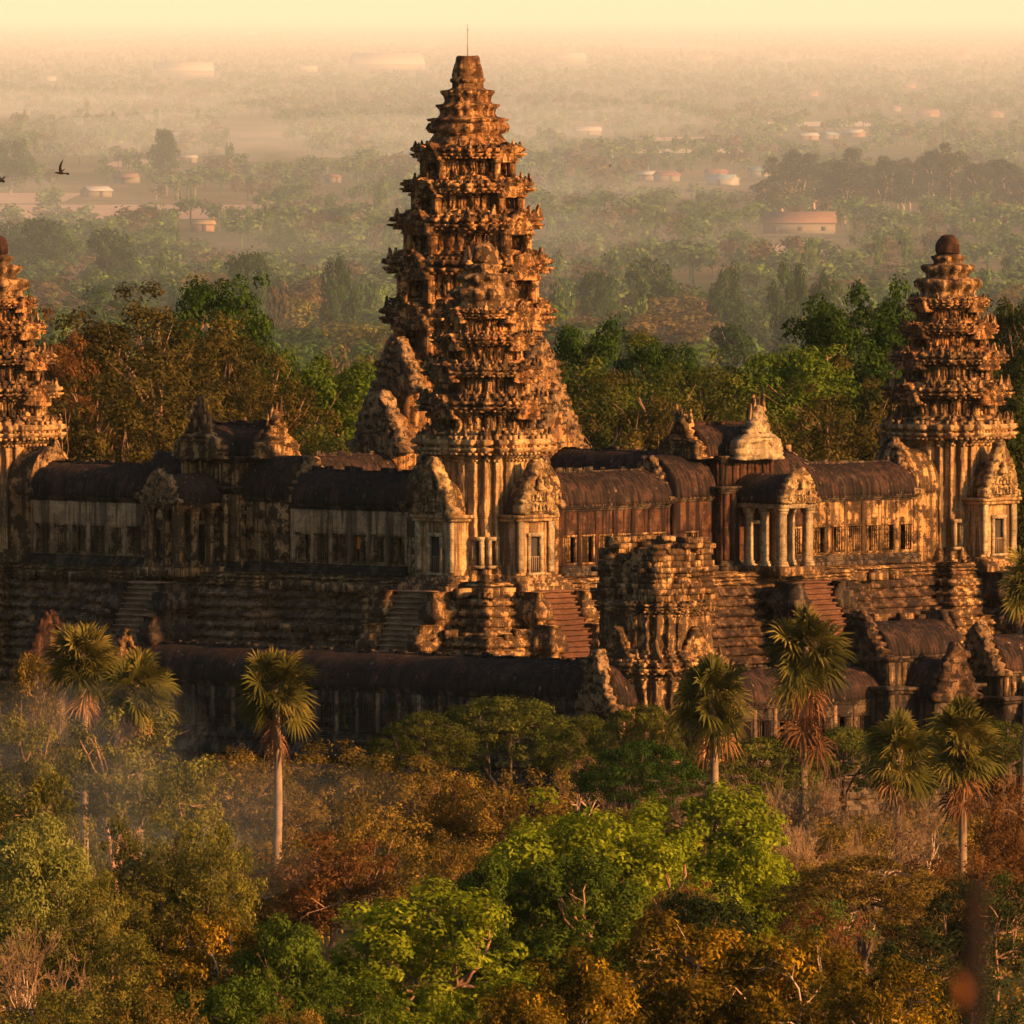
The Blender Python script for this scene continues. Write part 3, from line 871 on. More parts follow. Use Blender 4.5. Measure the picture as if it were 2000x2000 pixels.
# ------------------------------------------------------------------ corner towers
def corner_tower(label, u, v, porches, galleries, seed):
    t = thing('temple_tower', label, 'tower', tw(u, v), TH, 'tiered temple towers')
    rs = np.random.RandomState(seed)
    tier_mb(-0.6, 12.5, 4.5, 5.75, seed, .05, .0, 1.2, 2.1, 1.0, PLAN_BODY, False).obj('tier', M['stone_clean'], t)
    antefix_row(t, 5.5, 12.05, .85, rs, (1, 2, 3), .25)
    z0 = 12.5
    for i, (z1, wc, ww) in enumerate([(15.8, 5.5, 4.6), (18.8, 5.05, 4.15), (21.4, 4.3, 3.5), (23.7, 3.5, 2.85)]):
        tier_mb(z0, z1, ww, wc, seed + i + 1, .11, .14).obj('tier', M['stone'] if i < 2 else M['stone_tower'], t)
        antefix_row(t, wc * .95, z1 - .22 * .46 * (z1 - z0), (.75, .68, .6, .45)[i], rs, (1, 2, 3), .3)
        h = z1 - z0
        for ax, ra in AX:
            d = wc * .97
            V, Q = crest_mb(ww * .66, h * .66, .6, seed + i * 5 + int(ax * 2), 11, 11, .25, .15, 5, .2, 2.2)
            mb = MB(); place(mb, (rough(V, .09, 1.3, i), Q), ra, (d * cos(ax), d * sin(ax), z0 + h * .42)); mb.obj('pediment', M['stone_tower'], t)
        z0 = z1
    lotus_mb([(3.0, 23.6, .6, 0, 0), (2.5, 24.0, 1, 0, 0), (2.55, 24.4, 1, 12, .04), (2.95, 24.7, 1, 12, .06), (3.05, 25.1, 1, 12, .06), (2.8, 25.4, 1, 12, .05), (2.0, 25.5, 1, 0, 0), (1.9, 25.85, 1, 12, .04), (2.3, 26.2, 1, 12, .06),
              (2.4, 26.5, 1, 12, .06), (2.2, 26.7, 1, 12, .04), (1.3, 26.75, 1, 0, 0), (1.25, 27.0, 1, 10, .04), (1.5, 27.25, 1, 10, .06), (1.55, 27.45, 1, 10, .06), (1.1, 27.6, 1, 0, 0), (.9, 27.7, 1, 0, 0)], seed + 9, .09).obj('lotus_crown', M['stone'], t)
    lotus_mb([(1.0, 27.65, 1, 0, 0), (1.15, 27.9, 1, 0, 0), (1.12, 28.5, 1, 0, 0), (.95, 29.0, 1, 0, 0), (.6, 29.35, 1, 0, 0), (.3, 29.45, 1, 0, 0)], seed + 11, .08 if seed > 210 else .20).obj('finial', M['stone_red'] if seed > 210 else M['stone'], t)
    # plinth mouldings
    V, Q, T = loft([plan_ring(w, z, plan=PLAN_BODY, sub=6) for w, z in ((5.6, -.8), (5.6, -.3), (5.3, -.28), (5.3, .1), (5.05, .12), (5.05, .5), (4.8, .52), (4.8, .8))]); MB().add(rough(V, .06, 1, seed), Q, T).obj('plinth', M['stone'], t)
    for ax in porches:
        ra = ax + pi / 2
        def pl(b_, dd=0.0, z=0.0): 
            V, Q = b_[0], b_[1]; T = b_[2] if len(b_) > 2 else None
            return rotz_pts(V, ra, (dd * cos(ax), dd * sin(ax), z)), Q, T
        D_ = 6.2
        mb = MB()
        for b_ in (box(-2.2, -.75, 0, 2.4, -.4, 5.2, .5), box(.75, 2.2, 0, 2.4, -.4, 5.2, .5), box(-.75, .75, .02, 2.4, 3.6, 5.2, .5), box(-.75, .75, 1.4, 2.4, -.4, 3.6, .5), box(-.75, .75, .05, 1.4, -.4, .2, .5)):
            V, Q, T = b_; mb.add(*pl((rough(V, .03, 1, seed), Q, T), D_))
        mb.obj('porch_wall', M['stone_clean'], t)
        for x in (-1.95, 1.95):
            V, Q, T = box(x - .32, x + .32, -.32, -.003, .3, 4.8, .5); MB().add(*pl((rough(V, .03, 1, seed), Q, T), D_)).obj('pilaster', M['stone_pale'], t)
        mb = MB()
        for z0_, z1_, o in ((4.8, 5.1, .32), (5.102, 5.4, .48)):
            V, Q, T = box(-2.2 - o, 2.2 + o, -o - .1, 2.4, z0_, z1_, .5); mb.add(*pl((rough(V, .03, 1, seed), Q, T), D_))
        mb.obj('lintel', M['stone_clean'], t)
        door_parts(t, 1.3, 3.2, .25, ra, (D_ * cos(ax), D_ * sin(ax)), True, True)
        V, Q = crest_mb(4.5, 5.2, .9, seed + int(ax * 2) + 50, 19, 20, .45, .16, 8, .1, 2.1)
        MB().add(*pl((rough(V, .07, 1.4, seed), Q), D_ + .1, 5.38)).add(*pl(figures(4.5, 5.2, .9, seed), D_ + .1, 5.38)).obj('pediment', M['carved'], t)
        mbv = vault_mb(-3.6, 0.2, 1.65, 5.4, 3.2, eave=.2, seed=seed)
        vv = [rotz_pts(V, ax, (D_ * cos(ax), D_ * sin(ax), 0)) for V in mbv.v]; mbv.v = vv
        mbv.obj('porch_roof', M['stone'], t)
        mb = MB()
        for k in range(5):
            V, Q, T = box(-2.9 - .1 * k, 2.9 + .1 * k, -.6 - .3 * k, 2.0, -.9 - .25 * k, .02 - .22 * k, .5); mb.add(*pl((rough(V, .08, 1, seed + k), Q, T), D_))
        mb.obj('porch_steps', M['stone'], t)
        # window slits on the body beside the porch
    for (ax, off) in [(p, o) for p in porches for o in (-1, 1)]:
        ra = ax + pi / 2
        x, y = rotz_pts([(off * 3.05, -4.0, 0)], ra)[0][:2]
        if (x < -3 and y < -2) or (y < -3 and x < -2) or (x > 2.5 and y < -3):
            door_parts(t, .75, 2.2, .9, ra, (x, y), True, False)
    for ax in galleries:
        ra = ax + pi / 2
        V, Q = crest_mb(5.4, 5.4, .7, seed + int(ax * 2) + 70, 15, 16, .35, .18, 7, .2, 1.7)
        mb = MB(); place(mb, (rough(V, .1, 1.1, seed), Q), ra, (7.2 * cos(ax), 7.2 * sin(ax), 5.6)); mb.obj('pediment', M['carved_dim'], t)
        mbv = vault_mb(-3.4, 0.0, 2.5, 5.9, 4.2, eave=.2, seed=seed)
        mbv.v = [rotz_pts(V, ax, (7.2 * cos(ax), 7.2 * sin(ax), 0)) for V in mbv.v]
        mbv.obj('link_roof', M['stone'], t)
        mb = MB(); V, Q, T = box(-2.6, 2.6, 0, 3.0, -.4, 5.9, .6); place(mb, (rough(V, .04, 1, seed), Q, T), ra, (7.0 * cos(ax), 7.0 * sin(ax), 0)); mb.obj('link_wall', M['stone'], t)
    return t

# ------------------------------------------------------------------ terrace of the upper level
def moulded(x0, x1, y0, y1, z0, z1, n, out, seed, amp=.07, seg=.45):
    """block whose sides step in and out in n courses, spreading by out towards its foot"""
    R = []
    h = (z1 - z0)
    for i in range(n):
        f0 = i / n; f1 = (i + 1) / n
        for f, o in ((f0 + .02 / n, .22), (f0 + .33 / n, .26), (f0 + .40 / n, .02), (f0 + .62 / n, .06), (f0 + .68 / n, -.26), (f0 + .96 / n, -.22)):
            R.append((z0 + h * f, o + out * (1 - f)))
    R.append((z1, .05))
    rings = []
    nx = max(1, int(round((x1 - x0) / seg))); ny = max(1, int(round((y1 - y0) / seg)))
    for z, o in R:
        xs = np.linspace(x0 - o, x1 + o, nx + 1); ys = np.linspace(y0 - o, y1 + o, ny + 1)
        P = np.concatenate([np.stack([xs[:-1], np.full(nx, y0 - o)], 1), np.stack([np.full(ny, x1 + o), ys[:-1]], 1),
                            np.stack([xs[::-1][:-1], np.full(nx, y1 + o)], 1), np.stack([np.full(ny, x0 - o), ys[::-1][:-1]], 1)])
        rings.append(np.concatenate([P, np.full((len(P), 1), z)], 1))
    V, Q, T = loft(rings)
    return rough(blocky(V, amp * 1.1 + .03, seed), amp * .30, 1.4, seed, 3), Q, T

def stairs_mb(w, z0, z1, run, seed, n=26):
    """steep flight, front -y: top edge at y=0,z1, foot at y=-run,z0; each tread overhangs its riser"""
    mb = MB()
    h = (z1 - z0) / n; d = run / n
    for i in range(n):
        y = -d * (i + 1)
        zt = z1 - h * (i + .15)
        V, Q, T = box(-w / 2, w / 2, y, 1.5, zt - h * 1.3, zt - h * .38, .6)
        mb.add(rough(V, .03, 1.6, seed + i), Q, T)
        V, Q, T = box(-w / 2, w / 2, y - .22, 1.5, zt - h * .375, zt, .5)
        mb.add(rough(V, .045, 1.6, seed + i + 50), Q, T)
    return mb
def terrace():
    t = thing('temple_terrace', 'tall stepped stone terrace carrying the towers, with steep stairways', 'terrace', tw(0, 0), TH)
    S = SIDE
    lv = [(-1.5, -.45, 4.2, .25, 3), (-5.2, -1.55, 5.2, .9, 4), (-9.4, -5.25, 7.4, 1.0, 5), (-14.5, -9.45, 9.4, 1.2, 5)]
    for i, (z0, z1, e, out, n) in enumerate(lv):
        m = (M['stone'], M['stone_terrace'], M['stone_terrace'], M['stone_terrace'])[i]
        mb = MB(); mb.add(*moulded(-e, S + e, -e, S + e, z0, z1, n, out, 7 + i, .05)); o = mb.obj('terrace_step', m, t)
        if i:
            o.data.materials.append(M['stone_terrace_shade_lift'])  # left faces lie in shade, so their colour is painted lighter
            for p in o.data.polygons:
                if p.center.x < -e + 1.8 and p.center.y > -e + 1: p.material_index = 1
        # projections under the towers and the pavilions
        for (u, v) in ((0, 0), (S, 0), (0, S)):
            q = 6.3 + (e - 4.2) * .95
            MB().add(*moulded(u - q, u + q, v - q, v + q, z0 + .004, z1 + .004, n, out, 17 + i, .13)).obj('corner_step', M['stone'], t)
        for (u, v) in ((-1, S / 2), (S / 2, -1)):
            q = 6.5 + (e - 4.2) * .6
            MB().add(*moulded(u - q - (3 if v < 0 else 0), u + q + (3 if v < 0 else 0), v - q - (3 if u < 0 else 0), v + q + (3 if u < 0 else 0), z0 + .008, z1 + .008, n, out, 27 + i, .10)).obj('middle_step', M['stone_terrace_shade_lift'] if u < 0 and i else m, t)  # shaded left block is painted lighter as well
    spots = [(0, 0, LEFT), (0, 0, RIGHT), (S / 2, 0, RIGHT), (0, S / 2, LEFT), (S, 0, RIGHT), (0, S, LEFT)]
    for k, (u, v, rot) in enumerate(spots):
        d = 8.6 if k not in (2, 3) else 11.2
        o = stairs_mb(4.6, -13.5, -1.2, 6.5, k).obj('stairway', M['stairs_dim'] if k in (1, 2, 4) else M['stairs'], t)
        o.rotation_euler = (0, 0, rot - TH)
        fx, fy = (-d, 0) if rot == LEFT else (0, -d)
        o.location = (u + fx, v + fy, 0)
        for s in (-1, 1):
            mb = MB()
            for j, (z1, dd) in enumerate(((-1.3, 1.0), (-4.2, 2.8), (-7.4, 4.6), (-10.4, 6.4))):
                mb.add(*moulded(s * 3.0 - .75, s * 3.0 + .75, -dd - .6, 1.5, -13.5, z1, 4 if j else 5, .1, k * 5 + j, .10))
            f = mb.obj('stair_flank', M['stone'] if k < 2 else M['stone_dark'], o)
    # blocks fallen and shifted on the ledges
    rs = np.random.RandomState(3)
    mb = MB()
    for i in range(420):
        side = rs.rand() < .5
        lvl = rs.choice([0, 1, 2]); zt = (-.45, -1.55, -5.25)[lvl] if lvl else -1.55
        e = (4.9, 6.6, 8.6)[lvl] + rs.uniform(-.7, .5)
        a = rs.uniform(-6, 14) if rs.rand() < .55 else rs.uniform(-8, S + 6)
        s = rs.uniform(.25, .6)
        V, Q, T = box(-s * 1.3, s * 1.3, -s, s, -.2, s * 1.1)
        lc = (a, -e, zt) if side else (-e, a, zt)
        V = rough(V, .08, 1.3, i); V = rotz_pts(V, rs.uniform(-.5, .5), lc)
        if i < 90: MB().add(V, Q).obj('fallen_block', M['stone'], t)
        else: mb.add(V, Q)
    o = mb.obj('fallen_rubble', M['stone'], t); o['kind'] = 'stuff'
    return t

# small materials the builders need
M['metal'] = plain_mat('grey metal rod', (0.30, 0.28, 0.24), 0.5)
M['wood'] = plain_mat('weathered timber railing', (0.16, 0.10, 0.06), 0.85)
WIN = window_proto()
terrace()
central_tower()
corner_tower('nearest corner tower of the temple, standing in front of the tallest tower', 0, 0, (pi, -pi / 2), (0, pi / 2), 201)
corner_tower('corner tower at the far end of the sunlit right-hand gallery', SIDE, 0, (-pi / 2, 0), (pi, pi / 2), 231)
corner_tower('orange-lit corner tower cut off by the left edge of the photo', 0, SIDE, (pi, pi / 2), (-pi / 2, 0), 261)
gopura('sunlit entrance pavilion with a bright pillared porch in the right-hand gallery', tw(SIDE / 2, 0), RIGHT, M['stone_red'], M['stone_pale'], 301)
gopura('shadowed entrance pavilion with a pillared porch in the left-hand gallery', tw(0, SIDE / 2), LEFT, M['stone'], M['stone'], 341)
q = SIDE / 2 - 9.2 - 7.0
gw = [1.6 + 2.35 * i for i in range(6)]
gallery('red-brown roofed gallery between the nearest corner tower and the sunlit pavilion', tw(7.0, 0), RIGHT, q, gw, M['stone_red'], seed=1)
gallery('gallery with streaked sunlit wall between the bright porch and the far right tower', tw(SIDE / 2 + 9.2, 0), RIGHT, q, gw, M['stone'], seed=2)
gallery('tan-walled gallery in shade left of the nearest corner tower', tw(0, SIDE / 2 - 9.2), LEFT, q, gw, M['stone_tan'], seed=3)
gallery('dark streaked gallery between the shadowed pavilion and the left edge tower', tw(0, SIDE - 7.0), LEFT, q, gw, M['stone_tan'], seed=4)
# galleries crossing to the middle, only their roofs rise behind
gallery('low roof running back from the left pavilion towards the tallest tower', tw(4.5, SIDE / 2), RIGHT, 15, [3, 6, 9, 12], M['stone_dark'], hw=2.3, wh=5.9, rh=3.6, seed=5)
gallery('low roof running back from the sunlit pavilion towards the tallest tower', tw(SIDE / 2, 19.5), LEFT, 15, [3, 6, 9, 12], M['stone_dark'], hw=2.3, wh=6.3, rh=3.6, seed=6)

# ------------------------------------------------------------------ second level: long gallery, ruined corner tower, pavilions
A2, B2 = 13.5, 33.5
Z2 = -14.5                                   # its floor relative to the upper floor
def second_level():
    L_ = 66.0
    wins = [2.0 + 2.55 * i for i in range(25)]
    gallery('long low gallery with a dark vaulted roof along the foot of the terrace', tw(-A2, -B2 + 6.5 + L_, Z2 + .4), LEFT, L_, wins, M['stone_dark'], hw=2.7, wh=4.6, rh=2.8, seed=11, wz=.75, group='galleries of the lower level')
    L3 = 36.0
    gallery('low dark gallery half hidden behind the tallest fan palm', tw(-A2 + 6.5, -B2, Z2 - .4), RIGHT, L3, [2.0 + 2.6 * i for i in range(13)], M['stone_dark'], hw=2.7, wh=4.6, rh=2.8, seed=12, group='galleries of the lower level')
    # plinth below
    t = thing('lower_terrace', 'dark plinth of the lower gallery behind the treetops', 'terrace', tw(-A2, -B2, Z2), TH)
    mb = MB(); mb.add(*moulded(-3.6, 78, -3.6, 78, -7.5, .05, 5, 1.5, 3, .06, 1.2)); mb.obj('terrace_step', M['stone_dark'], t)
    # ruined corner tower
    t = thing('ruined_tower', 'broken flat-topped corner tower of the lower level, its masonry crumbling', 'tower', tw(-A2, -B2, Z2), TH)
    tier_mb(-.5, 8.6, 5.2, 5.8, 401, .10, .0, 1.2, 1.6, .75, PLAN_BODY, False).obj('tier', M['stone'], t)
    tier_mb(8.6, 13.6, 4.35, 4.75, 402, .11, .0, .8, 1.2, .9, PLAN_BODY, False).obj('tier', M['stone'], t)
    rs = np.random.RandomState(8)
    mb = MB()
    V, Q, T = box(-2.9, 2.9, -2.9, 2.9, 13.0, 17.6, .5); mb.add(rough(blocky(V, .25, 3), .12, 1.2, 405), Q, T)
    z = 13.5; k = 0
    while z < 18.9:          # courses of loose squared blocks, each missing some
        hh = rs.uniform(.42, .62); R_ = 3.75 - .09 * (z - 13.5) + (.35 if k % 4 == 1 else 0) + rs.uniform(-.12, .12)
        miss = .06 + .05 * k
        for ax in range(4):
            x = -R_
            while x < R_:
                w_ = rs.uniform(.6, 1.3)
                if rs.rand() > miss:
                    o_ = rs.uniform(-.25, .22)
                    V, Q, T = box(x, min(x + w_ - .05, R_), -R_ - o_, -R_ + 1.3, z, z + hh - .03)
                    mb.add(rotz_pts(rough(V, .06, 1.7, k * 7 + x), ax * pi / 2 + rs.uniform(-.02, .02)), Q)
                x += w_
        z += hh; k += 1
    mb.obj('ruined_top', M['stone'], t)
    for ax, d, zb, w, h in ((pi, 7.2, 4.0, 4.8, 5.6), (-pi / 2, 7.4, 4.0, 4.6, 5.0)):
        V, Q = crest_mb(w, h, .9, 410 + int(ax * 2), 17, 18, .4, .16, 7, .12, 1.5)
        mb = MB(); place(mb, (rough(V, .12, 1, 4), Q), ax + pi / 2, (d * cos(ax), d * sin(ax), zb)); mb.obj('pediment', M['carved_dim'], t)
        V, Q, T = box(-2.3, 2.3, 0, 4.5, -.5, 4.6, .6); mb = MB(); place(mb, (rough(V, .08, 1, 5), Q, T), ax + pi / 2, (d * cos(ax), d * sin(ax), 0)); mb.obj('porch', M['stone'], t)
        mbv = vault_mb(-4.5, 0, 2.3, 4.6, 3.4, eave=.2, seed=9); mbv.v = [rotz_pts(V, ax, (d * cos(ax), d * sin(ax), 0)) for V in mbv.v]; mbv.obj('porch_roof', M['roof'], t)
    for k, (ax, d) in enumerate(((pi, 4.6), (-pi / 2, 4.6))):
        V, Q = crest_mb(3.4, 3.0, .7, 430 + k, 11, 11, .3, .16, 6, .3, 1.6)
        mb = MB(); place(mb, (rough(V, .12, 1, 6), Q), ax + pi / 2, (d * cos(ax), d * sin(ax), 8.6)); mb.obj('pediment', M['stone'], t)
    antefix_row(t, 5.2, 8.6, .9, rs, (1, 2, 3), .5)
second_level()

def lower_pavilion(label, u, v, zr, rot, L_, hw, wh, uh, rh, m, seed, porch):
    """two storeyed pavilion of the lower level with a vaulted roof along x between two crested gables"""
    t = thing('lower_pavilion', label, 'pavilion', tw(u, v, zr), rot, 'pavilions of the lower level')
    V, Q, T = box(-L_ / 2 - 1, L_ / 2 + 1, -hw - 1.2, hw + 1.2, -1, wh, .6); MB().add(rough(V, .06, .9, seed), Q, T).obj('body', M['stone_dark'], t)
    mb = MB()
    for z0, z1, o in ((wh, wh + .3, .3), (wh + .302, wh + .6, .6)):
        V, Q, T = box(-L_ / 2 - 1 - o, L_ / 2 + 1 + o, -hw - 1.2 - o, hw + 1.2 + o, z0, z1, .5); mb.add(rough(V, .06, 1.1, seed), Q, T)
    mb.obj('cornice', M['stone_dark'], t)
    V, Q, T = box(-L_ / 2, L_ / 2, -hw, hw, wh + .6, wh + uh, .55); MB().add(rough(V, .05, .9, seed), Q, T).obj('upper_wall', M['stone_dark'], t)
    for x in np.linspace(-L_ / 2 + .3, L_ / 2 - .3, 6):
        V, Q, T = box(x - .22, x + .22, -hw - .2, -hw + .1, wh + .6, wh + uh - .3, .5); MB().add(rough(V, .04, 1, seed), Q, T).obj('pilaster', M['stone'], t)
    mb = MB()
    for z0, z1, o in ((wh + uh - .3, wh + uh, .2), (wh + uh + .002, wh + uh + .25, .45)):
        V, Q, T = box(-L_ / 2 - o, L_ / 2 + o, -hw - o, hw + o, z0, z1, .5); mb.add(rough(V, .05, 1.1, seed), Q, T)
    mb.obj('cornice', M['stone_dark'], t)
    zt = wh + uh + .25
    vault_mb(-L_ / 2, L_ / 2, hw, zt, rh, seed=seed).obj('roof', M['roof'], t)
    for s in (-1, 1):
        V, Q = crest_mb(2 * hw * 1.2, rh * 1.6, .8, seed + s, 17, 18, .4, .2, 8, .12, 1.6)
        mb = MB(); place(mb, (rough(V, .1, 1.2, seed), Q), s * pi / 2, (s * (L_ / 2 + .3), 0, zt - .5)); mb.obj('gable_pediment', m, t)
    for k, (d, w, zb, h, dep) in enumerate(porch):
        V, Q, T = box(-w * .42, w * .42, -d, -hw, -1, zb, .6); MB().add(rough(V, .06, 1, seed), Q, T).obj('porch', M['stone_dark'], t)
        V, Q = crest_mb(w, h, .8, seed + 20 + k, 17, 18, .4, .18, 8, .12, 1.7)
        mb = MB(); place(mb, (rough(V, .1, 1.2, seed), Q), 0, (0, -d - .2, zb - .3)); mb.obj('porch_pediment', m, t)
        mbv = vault_mb(-d, -hw, w * .42, zb, h * .62, eave=.25, seed=seed + k); mbv.v = [rotz_pts(V, pi / 2) for V in mbv.v]; mbv.obj('porch_roof', M['roof'], t)
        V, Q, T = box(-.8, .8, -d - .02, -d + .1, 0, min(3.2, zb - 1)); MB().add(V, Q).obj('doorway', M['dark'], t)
    return t
lower_pavilion('dark two-storeyed pavilion with crested gables, right of the tallest fan palm', 17.0, -34.5, Z2 - 2.2, RIGHT, 9.5, 2.9, 6.8, 3.0, 2.9, M['stone_terrace'], 501, [(6.3, 5.6, 6.4, 5.2, 0)])
lower_pavilion('small pavilion stepping down at the right edge, with a bright stone gable', 27.5, -37.5, Z2 - 3.0, RIGHT, 6.0, 2.6, 6.4, 2.6, 3.0, M['carved_dim'], 521, [(5.4, 5.2, 5.0, 4.6, 0)])

# low broken gables that rise behind the palms on the left
def crest_thing(label, px, pyt, w, h, D, m, seed):
    t = thing('broken_gable', label, 'gable', (xpx(px, D), D, zpx(pyt, D) - h), LEFT + radians(75), 'broken gables of the lower level')
    V, Q = crest_mb(w, h, 1.0, seed, 17, 18, .4, .2, 7, .25, 1.5); MB().add(rough(V, .12, 1.1, seed), Q).obj('carved_gable', m, t)
    V, Q, T = box(-w * .42, w * .42, -.35, 2.5, -8.0, .05, .7); MB().add(rough(V, .08, 1, seed), Q, T).obj('wall_stub', M['stone_dark'], t)
    return t
crest_thing('reddish broken gable above the left-hand trees, left of the twin palms', 92, 1180, 4.4, 4.6, 1255, M['stone_red'], 31)
crest_thing('small pointed reddish gable tip between the twin palms', 240, 1218, 2.6, 3.4, 1262, M['stone'], 32)

# ------------------------------------------------------------------ vegetation
LEAF = {
 'bright': leaf_mat('bright green leaves', [(0.06, 0.08, 0.005), (0.17, 0.20, 0.010), (0.34, 0.36, 0.02)], .35, .12),
 'green': leaf_mat('dark green leaves', [(0.014, 0.030, 0.006), (0.03, 0.058, 0.009), (0.055, 0.095, 0.013)], .25, .2),
 'midgreen': leaf_mat('mid green leaves', [(0.035, 0.055, 0.006), (0.07, 0.10, 0.010), (0.12, 0.16, 0.016)], .3, .2),
 'deep': leaf_mat('very dark leaves', [(0.014, 0.018, 0.006), (0.026, 0.034, 0.009), (0.05, 0.055, 0.012)], .2, .15),
 'olive': leaf_mat('olive leaves', [(0.035, 0.037, 0.007), (0.10, 0.09, 0.015), (0.22, 0.18, 0.028)], .3, .2),
 'browndark': leaf_mat('dark brown-olive leaves', [(0.020, 0.018, 0.005), (0.062, 0.048, 0.011), (0.15, 0.105, 0.02)], .3, .2),
 'brown': leaf_mat('dry brown leaves', [(0.045, 0.032, 0.008), (0.13, 0.085, 0.016), (0.32, 0.19, 0.03)], .3, .2),
 'rust': leaf_mat('rust red leaves', [(0.06, 0.030, 0.010), (0.12, 0.052, 0.016), (0.20, 0.09, 0.022)], .3, .15),
 'orange': leaf_mat('large orange and olive leaves', [(0.022, 0.020, 0.003), (0.10, 0.066, 0.006), (0.45, 0.25, 0.016)], .3, .1),
 'lime': leaf_mat('pale yellow green leaves', [(0.11, 0.12, 0.02), (0.19, 0.185, 0.04), (0.26, 0.24, 0.06)], .3, .1),
 'umber': leaf_mat('feathery olive green leaves', [(0.032, 0.040, 0.008), (0.075, 0.082, 0.014), (0.15, 0.145, 0.022)], .3, .2),
 'redgreen': leaf_mat('mixed red and green leaves', [(0.04, 0.08, 0.012), (0.09, 0.12, 0.02), (0.20, 0.05, 0.02), (0.12, 0.05, 0.02)], .3, .1),
 'far': leaf_mat('hazy plain leaves', [(0.014, 0.036, 0.011), (0.05, 0.09, 0.018), (0.17, 0.22, 0.04)], .3, .4),
 'fardry': leaf_mat('hazy dry leaves', [(0.06, 0.05, 0.02), (0.10, 0.075, 0.03), (0.15, 0.10, 0.04)], .25, .3),
 'palm': leaf_mat('palm fronds', [(0.034, 0.036, 0.008), (0.075, 0.068, 0.013), (0.27, 0.19, 0.04)], .2, .12),
 'palmdead': leaf_mat('dead palm fronds', [(0.09, 0.04, 0.02), (0.19, 0.085, 0.035), (0.30, 0.16, 0.06)], .15, .1),
}
M['bark'] = plain_mat('reddish bark', (0.21, 0.115, 0.065), 0.95, .4, .8)
M['palebark'] = plain_mat('pale bark', (0.40, 0.27, 0.17), 0.95, .3, .8)
M['twig'] = plain_mat('dry pinkish twigs', (0.20, 0.12, 0.058), 0.95, .3, .5)
M['palmbark'] = plain_mat('grey brown palm trunk', (0.19, 0.125, 0.075), 0.95, .35, 1.2)
M['darkbark'] = plain_mat('dark bark', (0.075, 0.048, 0.032), 0.95, .4, .8)

def leaf_quads(P, Nn, size, asp, rs):
    n = len(P)
    Nn = Nn / (np.linalg.norm(Nn, axis=1)[:, None] + 1e-9)
    r = rs.randn(n, 3)
    t = r - (r * Nn).sum(1)[:, None] * Nn
    t /= np.linalg.norm(t, axis=1)[:, None] + 1e-9
    b = np.cross(Nn, t)
    s = np.asarray(size).reshape(-1, 1) * 0.5
    V = np.stack([P + t * s, P + b * s * asp + Nn * s * .15, P - t * s, P - b * s * asp + Nn * s * .15], 1).reshape(-1, 3)
    return V, np.arange(4 * n).reshape(n, 4)

def lobe_leaves(c, r, n, leaf, rs, flat=1.0, inner=.45, droop=0.0, keep_low=.35):
    d = rs.randn(n, 3); d /= np.linalg.norm(d, axis=1)[:, None]
    low = d[:, 2] < -.3
    d[low & (rs.rand(n) > keep_low), 2] *= -1
    rad = r * (inner + (1 - inner) * rs.rand(n) ** .6)
    rad = rad * (1 + .28 * vnoise(d * 2.2 + c))
    P = c + d * rad[:, None] * np.array([1, 1, flat])
    if droop: P[:, 2] -= droop * (np.hypot(d[:, 0], d[:, 1]) ** 2) * r
    Nn = d * np.array([1, 1, 1 / max(flat, .3)]) + .75 * rs.randn(n, 3) * .6 + np.array([0, 0, .25])
    return P, Nn

def branch_to(mb, p0, p1, r0, r1, rs, n=5, sag=.12, sides=5):
    p0 = np.asarray(p0, float); p1 = np.asarray(p1, float)
    L_ = np.linalg.norm(p1 - p0)
    w = rs.randn(3) * L_ * sag
    ts = np.linspace(0, 1, n)
    pts = [p0 + (p1 - p0) * t + w * sin(pi * t) + np.array([0, 0, -L_ * .10 * sin(pi * t)]) * .5 + rs.randn(3) * L_ * .025 * (0 < t < 1) for t in ts]
    mb.add(*tube(pts, np.linspace(r0, r1, n), sides, False))
    return pts

def crown_centres(shape, R, H, base, nl, lr, rs):
    out = []; out_seed = rs.rand() * 50
    while len(out) < nl:
        if shape == 'umbrella':
            r = R * sqrt(rs.rand()) * .95; a = rs.rand() * 2 * pi
            z = H - lr * .5 - (r / R) ** 2 * (H - base) * .55 - rs.choice([0, 0, .18, .38]) * (H - base)
            p = np.array([r * cos(a), r * sin(a), z])
        elif shape == 'column':
            t = rs.rand(); rr = R * (.35 + .65 * sin(pi * min(1, .15 + .85 * t))) * sqrt(rs.rand()); a = rs.rand() * 2 * pi
            p = np.array([rr * cos(a), rr * sin(a), base + (H - base - lr) * t])
        else:
            d = rs.randn(3); d /= np.linalg.norm(d)
            u = rs.rand() ** (1 / (3.2 if shape != 'open' else 2.6))
            cz = base + (H - base) * .42
            hz = (H - cz - lr * .6) if d[2] > 0 else (cz - base)
            if shape != 'dome': u *= 1 + .30 * vnoise(np.array([d * 1.6 + nl * .37 + R + out_seed]))[0]
            p = d * u * np.array([R - lr * .6, R - lr * .6, hz]) + np.array([0, 0, cz])
            if shape == 'dome' and d[2] < -.6: continue
        if all(np.linalg.norm((p - q_) * [1, 1, 1.3]) > lr * .42 for q_ in out[-400:]) or rs.rand() < .06:
            out.append(p)
    return np.array(out)

